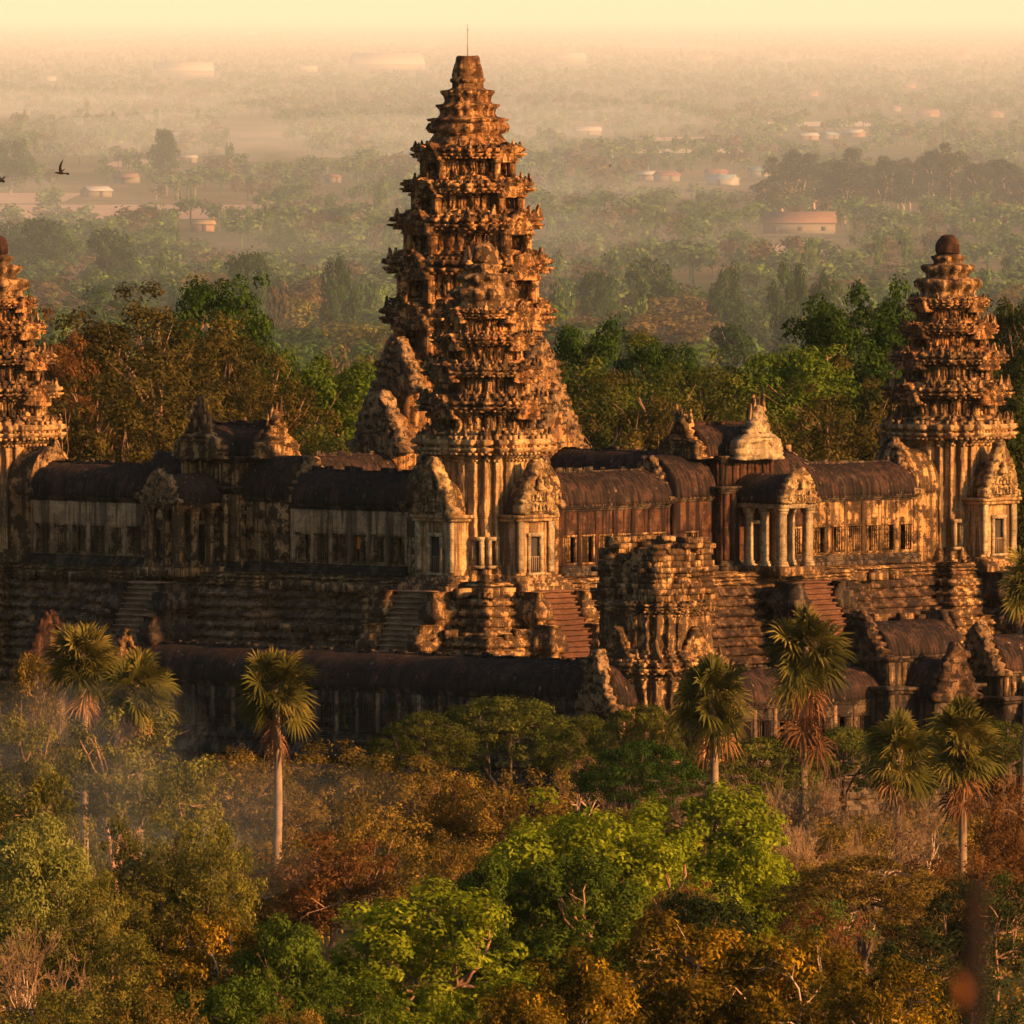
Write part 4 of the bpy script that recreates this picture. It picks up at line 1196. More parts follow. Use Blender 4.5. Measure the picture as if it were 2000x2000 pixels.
def make_tree(seed, H, R, base, shape, nl, lr, per, leaf, asp=.5, flat=.8, trunk_r=.35, nlimb=12, droop=0.0, inner=.45, limb_r=.14, fork=None):
    rs = np.random.RandomState(seed)
    cs = crown_centres(shape, R, H, base, nl, lr, rs)
    cm = MB()
    for c in cs:
        r = lr * rs.uniform(.65, 1.3)
        n = int(per * (r / lr) ** 2)
        P, Nn = lobe_leaves(c, r, n, leaf, rs, flat, inner, droop)
        V, Q = leaf_quads(P, Nn, leaf * rs.uniform(.6, 1.3, n), asp, rs)
        tone = np.clip(rs.rand() * .5 + rs.rand(n) * .5, 0, 1)
        cm.add(V, Q, None, tone)
    tm = MB()
    fz = base * .72 if fork is None else fork
    bend = rs.randn(2) * R * .05
    top = np.array([bend[0], bend[1], fz])
    tm.add(*tube([(0, 0, -1.0), (bend[0] * .2, bend[1] * .2, fz * .4), top], [trunk_r * 1.35, trunk_r, trunk_r * .8], 8, False))
    order = rs.permutation(len(cs))[:nlimb]
    mains = []
    for i in range(3 + (nlimb > 10)):
        a = rs.rand() * 2 * pi
        tgt = cs[rs.randint(len(cs))] * .55 + np.array([0, 0, (base + (H - base) * .45) * .45])
        pts = branch_to(tm, top - np.array([0, 0, rs.rand() * fz * .12]), tgt, trunk_r * .62, trunk_r * .34, rs, 6, .10, 6)
        mains += pts[3:]
    for i in order:
        m = min(mains, key=lambda p: np.linalg.norm(p - cs[i]) + (4 if p[2] > cs[i][2] else 0))
        pts = branch_to(tm, m, cs[i], limb_r, limb_r * .35, rs, 5, .12, 5)
        for _ in range(2):
            e = cs[i] + rs.randn(3) * lr * .7
            branch_to(tm, pts[2], e, limb_r * .45, limb_r * .15, rs, 3, .1, 4)
    return tm, cm

def make_bare(seed, H, R, leaves=0):
    rs = np.random.RandomState(seed)
    tm = MB(); cm = MB(); tips = []
    def grow(p, d, L_, r, dep, mb):
        d = d / np.linalg.norm(d)
        e = p + d * L_
        mid = p + d * L_ * .5 + rs.randn(3) * L_ * .06
        mb.add(*tube([p, mid, e], [r, r * .85, r * .68], 5 if dep < 3 else 3, False))
        if dep >= 6: tips.append(e); return
        for k in range(3 if dep in (1, 3, 4) else 2 + (rs.rand() < .5)):
            nd = d + rs.randn(3) * (.55 if dep < 4 else .7) + np.array([0, 0, .10])
            grow(e if k else p + d * L_ * rs.uniform(.55, .9), nd, L_ * rs.uniform(.62, .88), max(.026, r * .66), dep + 1, cm if dep >= 2 else tm)
    for i in range(rs.randint(2, 4)):
        a = rs.rand() * 2 * pi
        grow(np.array([cos(a) * .25, sin(a) * .25, -.6]), np.array([cos(a) * .45, sin(a) * .45, 1.0]), H * .26, H * .017, 0, tm)
    V = np.concatenate(tm.v + cm.v); sx = 2 * R / (V[:, :2].max() - V[:, :2].min() + 1e-6); sz = H / V[:, 2].max()
    for mb in (tm, cm): mb.v = [v * np.array([sx, sx, sz]) for v in mb.v]
    return tm, cm

def fan_frond(mb, org, d, pet, rad, rs, droop, ns=22, dead=False):
    """one palm fan: stalk from org along d, then a pleated half disc of blades"""
    d = d / np.linalg.norm(d)
    side = np.cross(d, [0, 0, 1.0]); side /= np.linalg.norm(side) + 1e-6
    nrm = np.cross(side, d)
    ro = rs.uniform(-1.25, 1.25)
    side, nrm = side * cos(ro) + nrm * sin(ro), nrm * cos(ro) - side * sin(ro)
    hub = org + d * pet + np.array([0, 0, -droop * pet * .18])
    w = .05
    V = np.array([org - side * w, org + side * w, hub + side * w * .6, hub - side * w * .6]); mb.add(V, [(0, 1, 2, 3)], None, [.9])
    tone = rs.rand() * .5
    nrm2 = nrm * .55 + d * .0
    for i in range(ns):
        a = radians(-118 + 236 * (i + .5) / ns) + rs.randn() * .03
        L_ = rad * (.72 + .28 * cos(a * .7)) * rs.uniform(.85, 1.08)
        dr = d * cos(a) + side * sin(a)
        dr = dr + nrm * (.28 * abs(sin(a)) + (.06 if i % 2 else -.06))
        dr /= np.linalg.norm(dr)
        sd = np.cross(dr, nrm); sd /= np.linalg.norm(sd)
        m = hub + dr * L_ * .58
        e = hub + dr * L_ + np.array([0, 0, -1.0]) * L_ * (.12 + .28 * droop) * rs.uniform(.6, 1.3)
        wd = L_ * .046
        V = np.array([hub - sd * .02, hub + sd * .02, m + sd * wd, m - sd * wd, e])
        mb.add(V, [(0, 1, 2, 3)], [(3, 2, 4)])
        mb.a.append(np.array([tone + rs.rand() * .3])); 
        mb.a2.append(tone + .15 + rs.rand() * .3)
class MBP(MB):
    def __init__(s): super().__init__(); s.a2 = []
    def mesh(s, name, mat, smooth=False):
        # quads come first in the face order, then the tip triangles
        s.a = [np.concatenate(s.a) if s.a else np.zeros(0), np.array(s.a2)]
        return super().mesh(name, mat, smooth)
def make_palm(seed, trunk_h, skirt=10, nf=56, rad=1.75, pet=1.45):
    """crown centre at z=0 of the crown mesh is trunk_h"""
    rs = np.random.RandomState(seed)
    cm = MBP(); dm = MBP(); tm = MB()
    for i in range(nf):
        el = radians(88 - 132 * ((i + .5) / nf) + rs.uniform(-16, 16)); az = i * 2.39996 + rs.uniform(-.2, .2)
        d = np.array([cos(el) * cos(az), cos(el) * sin(az), sin(el)])
        org = np.array([0, 0, trunk_h + .15 - 1.3 * (i / nf)])
        fan_frond(cm, org, d, pet * rs.uniform(.55, 1.1) * (.62 if el > .9 else 1), rad * rs.uniform(.75, 1.05) * (.85 if el > .9 else 1), rs, .05 + .6 * (i / nf))
    for i in range(16):
        el = radians(rs.uniform(-40, 70)); az = i * 2.39996 + rs.uniform(-.3, .3)
        d = np.array([cos(el) * cos(az), cos(el) * sin(az), sin(el)])
        fan_frond(cm, np.array([0, 0, trunk_h - rs.rand() * 2.0]), d, pet * rs.uniform(.25, .5), rad * rs.uniform(.6, .85), rs, .3)
    for i in range(skirt):
        el = radians(rs.uniform(-82, -48)); az = i * 2.39996 + rs.uniform(-.3, .3)
        d = np.array([cos(el) * cos(az), cos(el) * sin(az), sin(el)])
        fan_frond(dm, np.array([0, 0, trunk_h - 1.5 - rs.rand() * (.8 + .12 * skirt)]), d, pet * rs.uniform(.5, .9), rad * .85, rs, 1.0, 14, True)
    n = 9; zs = np.linspace(-1, trunk_h, n)
    wob = rs.randn(2) * .12
    rr = [.30 - .10 * (k / n) for k in range(n)]
    rr[-1] = .16
    tm.add(*tube([(wob[0] * sin(z * .3), wob[1] * sin(z * .25), z) for z in zs], rr, 8))
    return tm, cm, dm

PROTO = {}
def proto(kind, tm, cm, leafm, barkm):
    PROTO.setdefault(kind, []).append((tm.mesh('trunk', M[barkm]), cm.mesh('crown', leafm)))
for s in range(3):
    proto('broad', *make_tree(10 + s, 15, 6, 2.6, 'round', 125, 1.15, 200, .38, .5, .75, .34, 5, .2), LEAF['bright'], 'bark')
    proto('bigleaf', *make_tree(20 + s, 14, 6.5, 4.0, 'round', 95, 1.3, 150, .44, .42, .85, .28, 14, .0, .35, .10), LEAF['orange'], 'palebark')
    proto('open', *make_tree(30 + s, 16, 6.5, 3.6, 'open', 110, 1.2, 140, .34, .5, .75, .30, 14, .05, .2, .09), LEAF['olive'], 'bark')
    proto('sparse', *make_tree(40 + s, 14, 6.5, 3.2, 'open', 100, 1.2, 110, .34, .45, .8, .20, 16, .05, .1, .06), LEAF['brown'], 'bark')
    proto('umbrella', *make_tree(50 + s, 13, 8.5, 6.0, 'umbrella', 190, 1.15, 100, .34, .45, .38, .30, 22, .10, .3, .09), LEAF['umber'], 'darkbark')
    proto('tall', *make_tree(60 + s, 34, 10.5, 6, 'open', 210, 1.8, 150, .52, .5, .75, .55, 44, .05, .3, .22), LEAF['olive'], 'bark')
    proto('tallfull', *make_tree(70 + s, 32, 9.5, 5, 'round', 190, 1.9, 170, .56, .5, .7, .5, 10, .12, .4, .2), LEAF['green'], 'bark')
    proto('limbed', *make_tree(35 + s, 16, 6.5, 6.0, 'open', 80, 1.25, 120, .34, .5, .75, .30, 26, .05, .2, .13), LEAF['olive'], 'bark')
    proto('bare', *make_bare(80 + s, 12, 6), M['twig'], 'palebark')
proto('dome', *make_tree(90, 15, 6.5, 2.0, 'dome', 150, 1.25, 190, .34, .5, .85, .3, 4, .1, .55), LEAF['lime'], 'bark')
for s in range(4):
    proto('midround', *make_tree(100 + s, 14, 6.2, 1.5, 'round', 60, 1.7, 110, .65, .55, .8, .35, 5, .1), LEAF['far'], 'bark')
for s in range(3):
    proto('midcolumn', *make_tree(110 + s, 20, 3.0, 6.5, 'column', 34, 1.35, 95, .65, .5, 1.1, .28, 6, .1), LEAF['far'], 'palebark')
for s in range(2):
    proto('midopen', *make_tree(120 + s, 12, 6, 3.5, 'umbrella', 36, 1.7, 80, .7, .5, .5, .3, 8, .1), LEAF['fardry'], 'bark')

def set_mat(o, m):
    o.material_slots[0].link = 'OBJECT'; o.material_slots[0].material = m
TN = [0]
BASE = {'broad': (15, 6), 'bigleaf': (14, 6.5), 'open': (16, 6.5), 'sparse': (14, 6.5), 'umbrella': (13, 8.5), 'tall': (34, 10.5), 'tallfull': (32, 9.5), 'bare': (12, 6), 'limbed': (16, 6.5), 'dome': (15, 6.5),
        'midround': (14, 6.2), 'midcolumn': (20, 3.0), 'midopen': (12, 6)}
def tree_at(kind, x, y, h, w, label, leaf=None, group=None, var=None, name=None, rot=None, cat='tree', bark=None):
    TN[0] += 1
    rs = np.random.RandomState(TN[0])
    pv = PROTO[kind]; k = (TN[0] if var is None else var) % len(pv)
    t = thing(name or 'tree', label, cat, (x, y, 0), rs.rand() * 2 * pi if rot is None else rot, group)
    H0, R0 = BASE[kind]
    sc = (w / (2 * R0), w / (2 * R0), h / H0)
    for nm, me in zip(('trunk', 'crown' if kind != 'bare' else 'twigs'), pv[k]):
        o = bpy.data.objects.new(nm, me); C.objects.link(o); o.parent = t; o.scale = sc
        if nm == 'crown' and leaf: set_mat(o, LEAF[leaf])
        if nm == 'trunk' and bark: set_mat(o, M[bark])
    return t
def tree_px(kind, px, pyt, wpx, h, label, leaf=None, group=None, var=None, name=None, D=None, bark=None):
    if D is None: D = dpx(pyt, h)
    else: h = zpx(pyt, D)
    return tree_at(kind, xpx(px, D), D, h, wpx * K * D, label, leaf, group, var, name, None, 'tree', bark)

FG = [  # kind, px, top row, width px, height m, leaf, label
 ('umbrella', 985, 1352, 330, 12.5, 'umber', 'flat-topped olive green tree in front of the long dark gallery roof'),
 ('umbrella', 830, 1385, 240, 11.5, 'umber', 'smaller layered olive tree left of the flat-topped tree, below the dark gallery'),
 ('umbrella', 1140, 1390, 220, 11.5, 'umber', 'layered olive tree at the foot of the carved gable, right of the flat-topped tree'),
 ('sparse', 650, 1430, 280, 10.5, 'brown', 'sunlit orange-brown tree right of the lone fan palm trunk'),
 ('sparse', 460, 1438, 250, 10.5, 'brown', 'orange-brown tree left of the lone fan palm trunk, under the dark gallery windows'),
 ('sparse', 770, 1450, 280, 13, 'brown', 'brown dry-leaved tree below the layered olive tree'),
 ('sparse', 720, 1530, 260, 13, 'brown', 'dry brown tree above the bright green tree of the lower middle'),
 ('sparse', 890, 1470, 280, 12, 'brown', 'rusty brown tree directly below the flat-topped tree'),
 ('sparse', 1010, 1480, 260, 12, 'brown', 'brown tree peeping over the top of the left bright green tree'),
 ('umbrella', 1255, 1368, 230, 13.5, 'umber', 'dark olive crown hiding the foot of the ruined tower, left of the middle fan palm'),
 ('bare', 1130, 1405, 170, 10.5, None, 'pale leafless shrub tree between the layered olive tree and the dark green crowns'),
 ('open', 60, 1248, 200, 19, 'brown', 'tall brown-leaved tree at the left edge beside the twin palms'),
 ('limbed', 230, 1352, 300, 18, 'olive', 'large olive tree with forked orange trunk below the twin palms'),
 ('limbed', 40, 1380, 240, 17, 'olive', 'olive tree with thin upright trunks at the left edge'),
 ('open', 370, 1450, 250, 17, 'olive', 'olive tree between the forked tree and the lone fan palm'),
 ('limbed', 300, 1560, 260, 15, 'olive', 'shadowy olive tree with dark hollow beneath, right of the pale dome-shaped tree'),
 ('open', 415, 1570, 210, 15, 'olive', 'dark olive tree below the lone fan palm trunk'),
 ('dome', 62, 1580, 290, 15, 'lime', 'dense pale yellow-green dome-shaped tree at the left edge'),
 ('limbed', 640, 1600, 290, 13, 'rust', 'reddish dry tree with a pale forked trunk'),
 ('broad', 830, 1698, 420, 15, 'bright', 'big bright green tree in the lower middle, lit along its right side'),
 ('broad', 1090, 1525, 380, 16, 'bright', 'bright green tree left of the pair beneath the ruined tower'),
 ('broad', 1375, 1500, 360, 16, 'bright', 'bright green tree under the small fan palm of the middle, right one of the pair'),
 ('broad', 1240, 1590, 320, 13.5, 'bright', 'bright green tree between and below the pair under the ruined tower'),
 ('broad', 1450, 1600, 240, 12.5, 'bright', 'lower bright green tree at the right end of the bright green mass'),
 ('broad', 980, 1640, 240, 13, 'midgreen', 'mid green tree at the left end of the bright green mass'),
 ('broad', 1130, 1640, 300, 13, 'midgreen', 'mid green tree under the left bright green tree'),
 ('umbrella', 1250, 1440, 270, 12, 'green', 'dark green layered crown left of the middle fan palm trunk'),
 ('umbrella', 1480, 1432, 280, 11.5, 'umber', 'flat green crown around the foot of the tallest fan palm'),
 ('umbrella', 1650, 1415, 260, 11, 'umber', 'flat green crown between the tallest palm and the right-hand pair of palms'),
 ('umbrella', 1800, 1420, 220, 11, 'umber', 'flat green crown behind the right-hand pair of palms'),
 ('umbrella', 1960, 1400, 200, 11, 'umber', 'flat dark green crown at the right edge below the leaning palm trunk'),
 ('bare', 1560, 1520, 280, 11, None, 'large leafless pinkish tree right of the bright green tree'),
 ('bare', 1700, 1540, 240, 11, None, 'leafless pinkish tree below the paired palms'),
 ('bare', 1470, 1510, 180, 10.5, None, 'leafless pinkish tree peeping out behind the right bright green crown'),
 ('sparse', 1640, 1575, 240, 10, 'brown', 'thin brown tree behind the leafless pinkish trees'),
 ('sparse', 1975, 1490, 200, 13, 'rust', 'rust-red tree at the right edge beside the paired palms'),
 ('sparse', 1810, 1660, 240, 10, 'rust', 'rust-red tree around the trunk of the right-most full palm'),
 ('umbrella', 1690, 1665, 400, 11.5, 'brown', 'broad brown flat crown below the leafless pinkish trees'),
 ('broad', 1390, 1700, 250, 12, 'deep', 'dark brownish tree under the right bright green tree'),
 ('sparse', 1610, 1735, 230, 11, 'redgreen', 'small tree with mixed red and green leaves'),
 ('sparse', 1330, 1690, 200, 11, 'redgreen', 'thin reddish tree below the gap between the two bright green trees'),
 ('limbed', 1920, 1690, 280, 14, 'deep', 'dark tree with a pale bare trunk at the lower right edge'),
 ('open', 1790, 1800, 240, 11, 'deep', 'dark shadowed tree left of the pale bare trunk at lower right'),
 ('bigleaf', 1330, 1770, 360, 14, 'orange', 'orange-leaved foreground tree with the highest crown of the orange row'),
 ('bigleaf', 1110, 1850, 340, 13, 'orange', 'orange-leaved foreground tree at the left end of the orange row'),
 ('bigleaf', 1540, 1805, 330, 13, 'orange', 'orange-leaved foreground tree right of the highest orange crown'),
 ('bigleaf', 1730, 1860, 280, 12.5, 'orange', 'orange-leaved foreground tree at the right end of the orange row'),
 ('bigleaf', 1000, 1920, 260, 12, 'orange', 'low orange-leaved tree at the bottom edge, left of the orange row'),
 ('open', 1900, 1870, 260, 11, 'deep', 'dark olive tree in the bottom right corner'),
 ('bare', 80, 1790, 300, 11, None, 'pale twisted leafless tree at the lower left edge'),
 ('open', 250, 1800, 260, 12, 'olive', 'olive tree below the dome-shaped tree'),
 ('bigleaf', 400, 1765, 250, 13, 'orange', 'yellow-brown tree with orange highlights in the lower left'),
 ('broad', 560, 1770, 240, 13, 'midgreen', 'green tree left of the big bright green tree'),
 ('open', 700, 1880, 260, 12, 'midgreen', 'green tree at the bottom edge under the big bright green tree'),
 ('broad', 440, 1880, 260, 12, 'midgreen', 'dark green tree at the bottom edge in the lower left'),
 ('open', 120, 1900, 260, 11.5, 'olive', 'olive tree in the bottom left corner'),
 ('sparse', 300, 1910, 250, 11.5, 'brown', 'brown thin-leaved tree at the bottom edge, right of the bottom left olive tree'),
 ('broad', 850, 1915, 240, 12, 'bright', 'bright green tree at the bottom edge left of the orange row'),
 ('sparse', 590, 1930, 220, 11, 'brown', 'brown dry tree at the bottom edge, between two green trees'),
 ('sparse', 550, 1495, 240, 9.5, 'brown', 'brown tree behind the trunk of the lone fan palm'),
 ('open', 180, 1690, 220, 12, 'olive', 'small olive tree in the shade behind the dome-shaped tree'),
 ('sparse', 900, 1600, 240, 12, 'brown', 'brown tree left of the left bright green tree'),
 ('bare', 1620, 1480, 200, 11, None, 'leafless pinkish tree just below the flat green crowns at the right'),
 ('bare', 1530, 1590, 220, 10, None, 'low leafless pinkish tree right beside the right bright green crown'),
 ('bare', 1790, 1560, 220, 8, None, 'leafless pinkish tree between the trunks of the paired palms'),
 ('bare', 1640, 1610, 220, 10, None, 'low leafless pinkish tree above the broad brown flat crown'),
 ('bare', 1220, 1470, 160, 10, None, 'thin leafless tree between the two bright green crowns'),
 ('sparse', 560, 1620, 240, 12, 'brown', 'brown tree below the lone fan palm trunk and left of the pale forked trunk'),
 ('open', 1230, 1560, 200, 11, 'olive', 'olive tree filling the gap between the bright green pair'),
 ('sparse', 1880, 1630, 220, 11, 'rust', 'rusty tree above the dark tree of the lower right'),
 ('sparse', 1980, 1580, 200, 12, 'rust', 'rust-red tree cut off by the right edge'),
 ('open', 100, 1480, 230, 16, 'olive', 'olive tree just above the pale dome-shaped tree'),
 ('open', 330, 1680, 220, 11, 'olive', 'dim olive tree above the yellow-brown tree of the lower left'),
 ('sparse', 1560, 1650, 220, 10, 'brown', 'thin brown tree right of the right bright green tree'),
]
for kind, px, pyt, w, h, leaf, label in FG:
    tree_px(kind, px, pyt, w, h, label, leaf, 'trees in front of the temple')

BG = [  # behind the temple: kind, px, top row, width, distance, leaf, label
 ('tall', 215, 545, 300, 1680, 'olive', 'big brown-olive tree with spreading pale limbs right of the left edge tower'),
 ('tall', 330, 560, 290, 1720, 'olive', 'broad brown-olive tree behind the left entrance pavilion'),
 ('tall', 460, 610, 240, 1640, 'olive', 'olive-brown tree between the left pavilion and the bright green round tree'),
 ('tall', 105, 590, 180, 1660, 'rust', 'reddish tree directly beside the left edge tower'),
 ('tall', 300, 660, 300, 1590, 'olive', 'lower olive tree with bare limbs above the left gallery roof'),
 ('tall', 170, 690, 240, 1580, 'olive', 'olive tree just above the dark gallery roof at the left'),
 ('tall', 540, 680, 200, 1600, 'olive', 'olive tree behind the broken gable of the left pavilion'),
 ('tallfull', 425, 497, 190, 1760, 'green', 'dark green flat-crowned tree standing above the brown-olive trees'),
 ('tallfull', 640, 665, 210, 1610, 'midgreen', 'bright green round tree left of the tallest tower'),
 ('tallfull', 560, 650, 170, 1720, 'midgreen', 'green tree behind the bright round tree left of the tallest tower'),
 ('tallfull', 710, 690, 160, 1650, 'green', 'dark green tree touching the left side of the tallest tower'),
 ('tallfull', 1140, 585, 170, 1740, 'green', 'dark green tree touching the right side of the tallest tower'),
 ('tall', 1190, 640, 250, 1640, 'olive', 'olive-brown tree right of the tallest tower'),
 ('tallfull', 1290, 625, 160, 1760, 'green', 'green tree behind the olive-brown trees right of the tallest tower'),
 ('tall', 1350, 680, 220, 1650, 'olive', 'olive-brown tree behind the roof of the sunlit pavilion'),
 ('tall', 1260, 720, 240, 1570, 'brown', 'brown-leaved tree just above the red-brown gallery roof'),
 ('tallfull', 1545, 640, 230, 1700, 'midgreen', 'bright round green tree between the sunlit pavilion and the right tower'),
 ('tallfull', 1640, 545, 220, 1780, 'green', 'dark green tree with forked trunk left of the right tower'),
 ('tallfull', 1750, 505, 160, 1800, 'green', 'tall dark green tree touching the left side of the right tower'),
 ('tallfull', 1990, 545, 160, 1760, 'deep', 'very dark tree at the right edge behind the right tower'),
 ('tallfull', 1950, 640, 180, 1680, 'deep', 'dark tree filling the gap between the right tower and the right edge'),
 ('tall', 1690, 690, 220, 1640, 'brown', 'brown tree left of the lower half of the right tower'),
 ('tall', 1600, 770, 240, 1570, 'brown', 'dark brown tree above the gallery roof beside the right tower'),
 ('tall', 1460, 760, 220, 1580, 'olive', 'dim olive tree behind the bright pediment of the sunlit pavilion'),
 ('tallfull', 1790, 720, 200, 1640, 'deep', 'dark tree behind the body of the right tower'),
 ('tallfull', 1420, 690, 200, 1700, 'deep', 'dark green tree left of the bright round green tree on the right'),
 ('tallfull', 30, 640, 200, 1680, 'deep', 'dark tree hidden mostly behind the left edge tower'),
 ('tall', 660, 780, 200, 1560, 'olive', 'olive tree low behind the gallery left of the tallest tower'),
 ('tallfull', 1130, 740, 180, 1580, 'deep', 'dark tree with a pale trunk behind the right shoulder of the tallest tower'),
]
for kind, px, pyt, w, D, leaf, label in BG:
    tree_px(kind, px, pyt, w * 1.4, 0, label, {'olive': 'browndark' if px < 600 else 'umber', 'brown': 'browndark'}.get(leaf, leaf), 'tall trees behind the temple', D=D)

# fan palms
PALMS = [  # px, crown top row, crown width px, height, skirt, lean, label
 (163, 1208, 140, 21.5, 8, 0, 'left one of the twin fan palms above the olive trees'),
 (268, 1258, 140, 20, 10, 0, 'right one of the twin fan palms, set lower than its neighbour'),
 (537, 1257, 150, 20, 12, 0, 'lone fan palm with a long bare trunk in front of the dark gallery'),
 (1392, 1272, 150, 18.5, 12, 0, 'fan palm of the middle rising behind the bright green tree'),
 (1576, 1172, 160, 22.5, 34, 0, 'tallest fan palm, with a long skirt of dead brown fronds'),
 (1757, 1385, 140, 17, 10, 0, 'shorter left palm of the right-hand pair, yellow stalks showing'),
 (1880, 1355, 155, 18, 14, 0, 'right palm of the right-hand pair with reddish dead fronds'),
 (1992, 1062, 120, 26, 8, .05, 'leaning fan palm cut off by the right edge'),
]
for i, (px, pyt, w, h, sk, lean, label) in enumerate(PALMS):
    D = dpx(pyt, h)
    R0 = 2.3
    s = w * K * D / (2 * R0)
    tm, cm, dm = make_palm(700 + i, (h - 2.2 * s) / s, int(sk * (.75 if sk > 20 else .5)))
    t = thing('fan_palm', label, 'palm', (xpx(px, D), D, 0), i * 1.1, 'fan palms in front of the temple')
    if lean: t.rotation_euler = (0, lean, 0)
    for nm, mb, m in (('trunk', tm, M['palmbark']), ('crown', cm, LEAF['palm']), ('dead_fronds', dm, LEAF['palmdead'])):
        o = mb.obj(nm, m, t); o.scale = (s, s, s)

# undergrowth between the trees
def undergrowth():
    rs = np.random.RandomState(12)
    mb = MB()
    for i in range(3400):
        y = rs.uniform(840, 1262) if i < 2550 else rs.uniform(1400, 1760)
        x = rs.uniform(-1, 1) * (y * .036 + 14)
        if i % 4 == 3: x = (1 if x > 0 else -1) * (y * .036 + 14 + abs(x) * .6)
        u, v = t_inv(x, y)
        if -24 < u < 90 and -44 < v < 90: continue
        r = rs.uniform(1.0, 2.6); c = np.array([x, y, r * .5])
        n = int(34 * r)
        P, Nn = lobe_leaves(c, r, n, .4, rs, .8, .4)
        V, Q = leaf_quads(P, Nn, .5 * rs.uniform(.6, 1.3, n), .5, rs)
        mb.add(V, Q, None, np.clip(rs.rand() * .6 + rs.rand(n) * .4, 0, 1))
    o = mb.obj('undergrowth', LEAF['brown']); o['kind'] = 'stuff'
undergrowth()

# ------------------------------------------------------------------ village on the plain
HM = {
 'cream': plain_mat('cream painted wall', (0.13, 0.105, 0.075), .8, .1), 'white': plain_mat('white sheet metal', (0.24, 0.21, 0.17), .6, .08),
 'pink': plain_mat('faded red tile', (0.15, 0.085, 0.06), .9, .15), 'grey': plain_mat('grey sheet roof', (0.24, 0.23, 0.22), .7, .12),
 'red': plain_mat('red tile roof', (0.14, 0.055, 0.04), .9, .15), 'teal': plain_mat('blue-green sheet roof', (0.13, 0.19, 0.20), .6, .1),
 'brown': plain_mat('brown timber wall', (0.17, 0.10, 0.06), .9, .2), 'thatch': plain_mat('dry thatch', (0.20, 0.14, 0.08), 1.0, .2),
}
HOUSES = [  # px, base row, width px, turn deg, length/width, wall m, roof m, label
 (755, 136, 150, 12, .5, 'cream', 'white', 'long pale warehouse on the hazy plain, left of the tallest tower top', 'warehouse'),
 (362, 150, 112, 6, .5, 'cream', 'white', 'low pale shed in the far haze at upper left', 'shed'),
 (98, 158, 24, 20, .8, 'white', 'white', 'tiny white building in the far haze at the left', 'house'),
 (600, 140, 40, 15, .6, 'cream', 'white', 'small pale shed left of the long warehouse', 'shed'),
 (188, 385, 62, 35, .7, 'cream', 'grey', 'grey-roofed house with a pale wall near the flying bird', 'house'),
 (248, 358, 52, -20, .7, 'cream', 'pink', 'pinkish roofed house right of the grey-roofed house', 'house'),
 (370, 318, 30, 15, .8, 'cream', 'white', 'small house with a whitish roof among hazy trees at the left', 'house'),
 (650, 357, 32, 50, .9, 'cream', 'red', 'small red gabled house left of the tallest tower', 'house'),
 (396, 452, 46, 10, .7, 'brown', 'thatch', 'thatched hut beside the bare pink field', 'hut'),
 (1560, 456, 142, 4, .35, 'cream', 'pink', 'long brown-roofed building among the trees at the right', 'house'),
 (1302, 354, 52, 30, .8, 'cream', 'red', 'red-roofed house right of the tallest tower', 'house'),
 (1262, 352, 38, -20, .8, 'cream', 'grey', 'grey-roofed house touching the red-roofed house', 'house'),
 (1398, 348, 44, 25, .7, 'cream', 'red', 'low house with faded red roof before the tall tree row', 'house'),
 (1412, 362, 64, -30, .6, 'white', 'teal', 'house with a long blue-green sloping roof', 'house'),
 (1488, 345, 52, 8, .6, 'white', 'teal', 'blue-grey roofed house at the left end of the tall tree row', 'house'),
 (1147, 264, 54, 10, .6, 'cream', 'white', 'pale flat-looking roof alone in the haze right of the tallest tower', 'house'),
 (1578, 274, 42, 20, .8, 'brown', 'grey', 'brown walled house left of the cream gabled house', 'house'),
 (1618, 272, 40, 55, .8, 'cream', 'teal', 'cream house with lit gable beside the road', 'house'),
 (1668, 268, 46, -25, .8, 'brown', 'grey', 'dark brown house right of the cream gabled house', 'house'),
 (1585, 188, 26, 15, .8, 'pink', 'red', 'small reddish house far off at the upper right', 'house'),
 (1776, 172, 24, 15, .8, 'pink', 'red', 'tiny red roof among palms at the upper right', 'house'),
 (1748, 218, 24, 40, .9, 'cream', 'pink', 'small cream house with pink walls under the palms', 'house'),
 (1812, 228, 44, 10, .7, 'brown', 'pink', 'wide low house with pinkish roof at the right', 'house'),
 (1938, 230, 46, 50, .9, 'cream', 'pink', 'tall gabled cream house at the right edge', 'house'),
 (1832, 328, 42, 12, .8, 'cream', 'pink', 'house with pink roof behind the tall tree row', 'house'),
 (1540, 116, 30, 60, 1.0, 'cream', 'pink', 'steep-gabled hall in the far haze near the white poles', 'hall'),
 (1880, 114, 28, 60, 1.0, 'cream', 'red', 'steep-gabled hall in the far haze at the upper right', 'hall'),
 (1112, 122, 64, 8, .5, 'cream', 'white', 'pale long shed in the far haze right of the tower finial', 'shed'),
 (1370, 118, 40, 10, .6, 'cream', 'pink', 'pinkish shed left of the white poles in the haze', 'shed'),
]
HREC = []
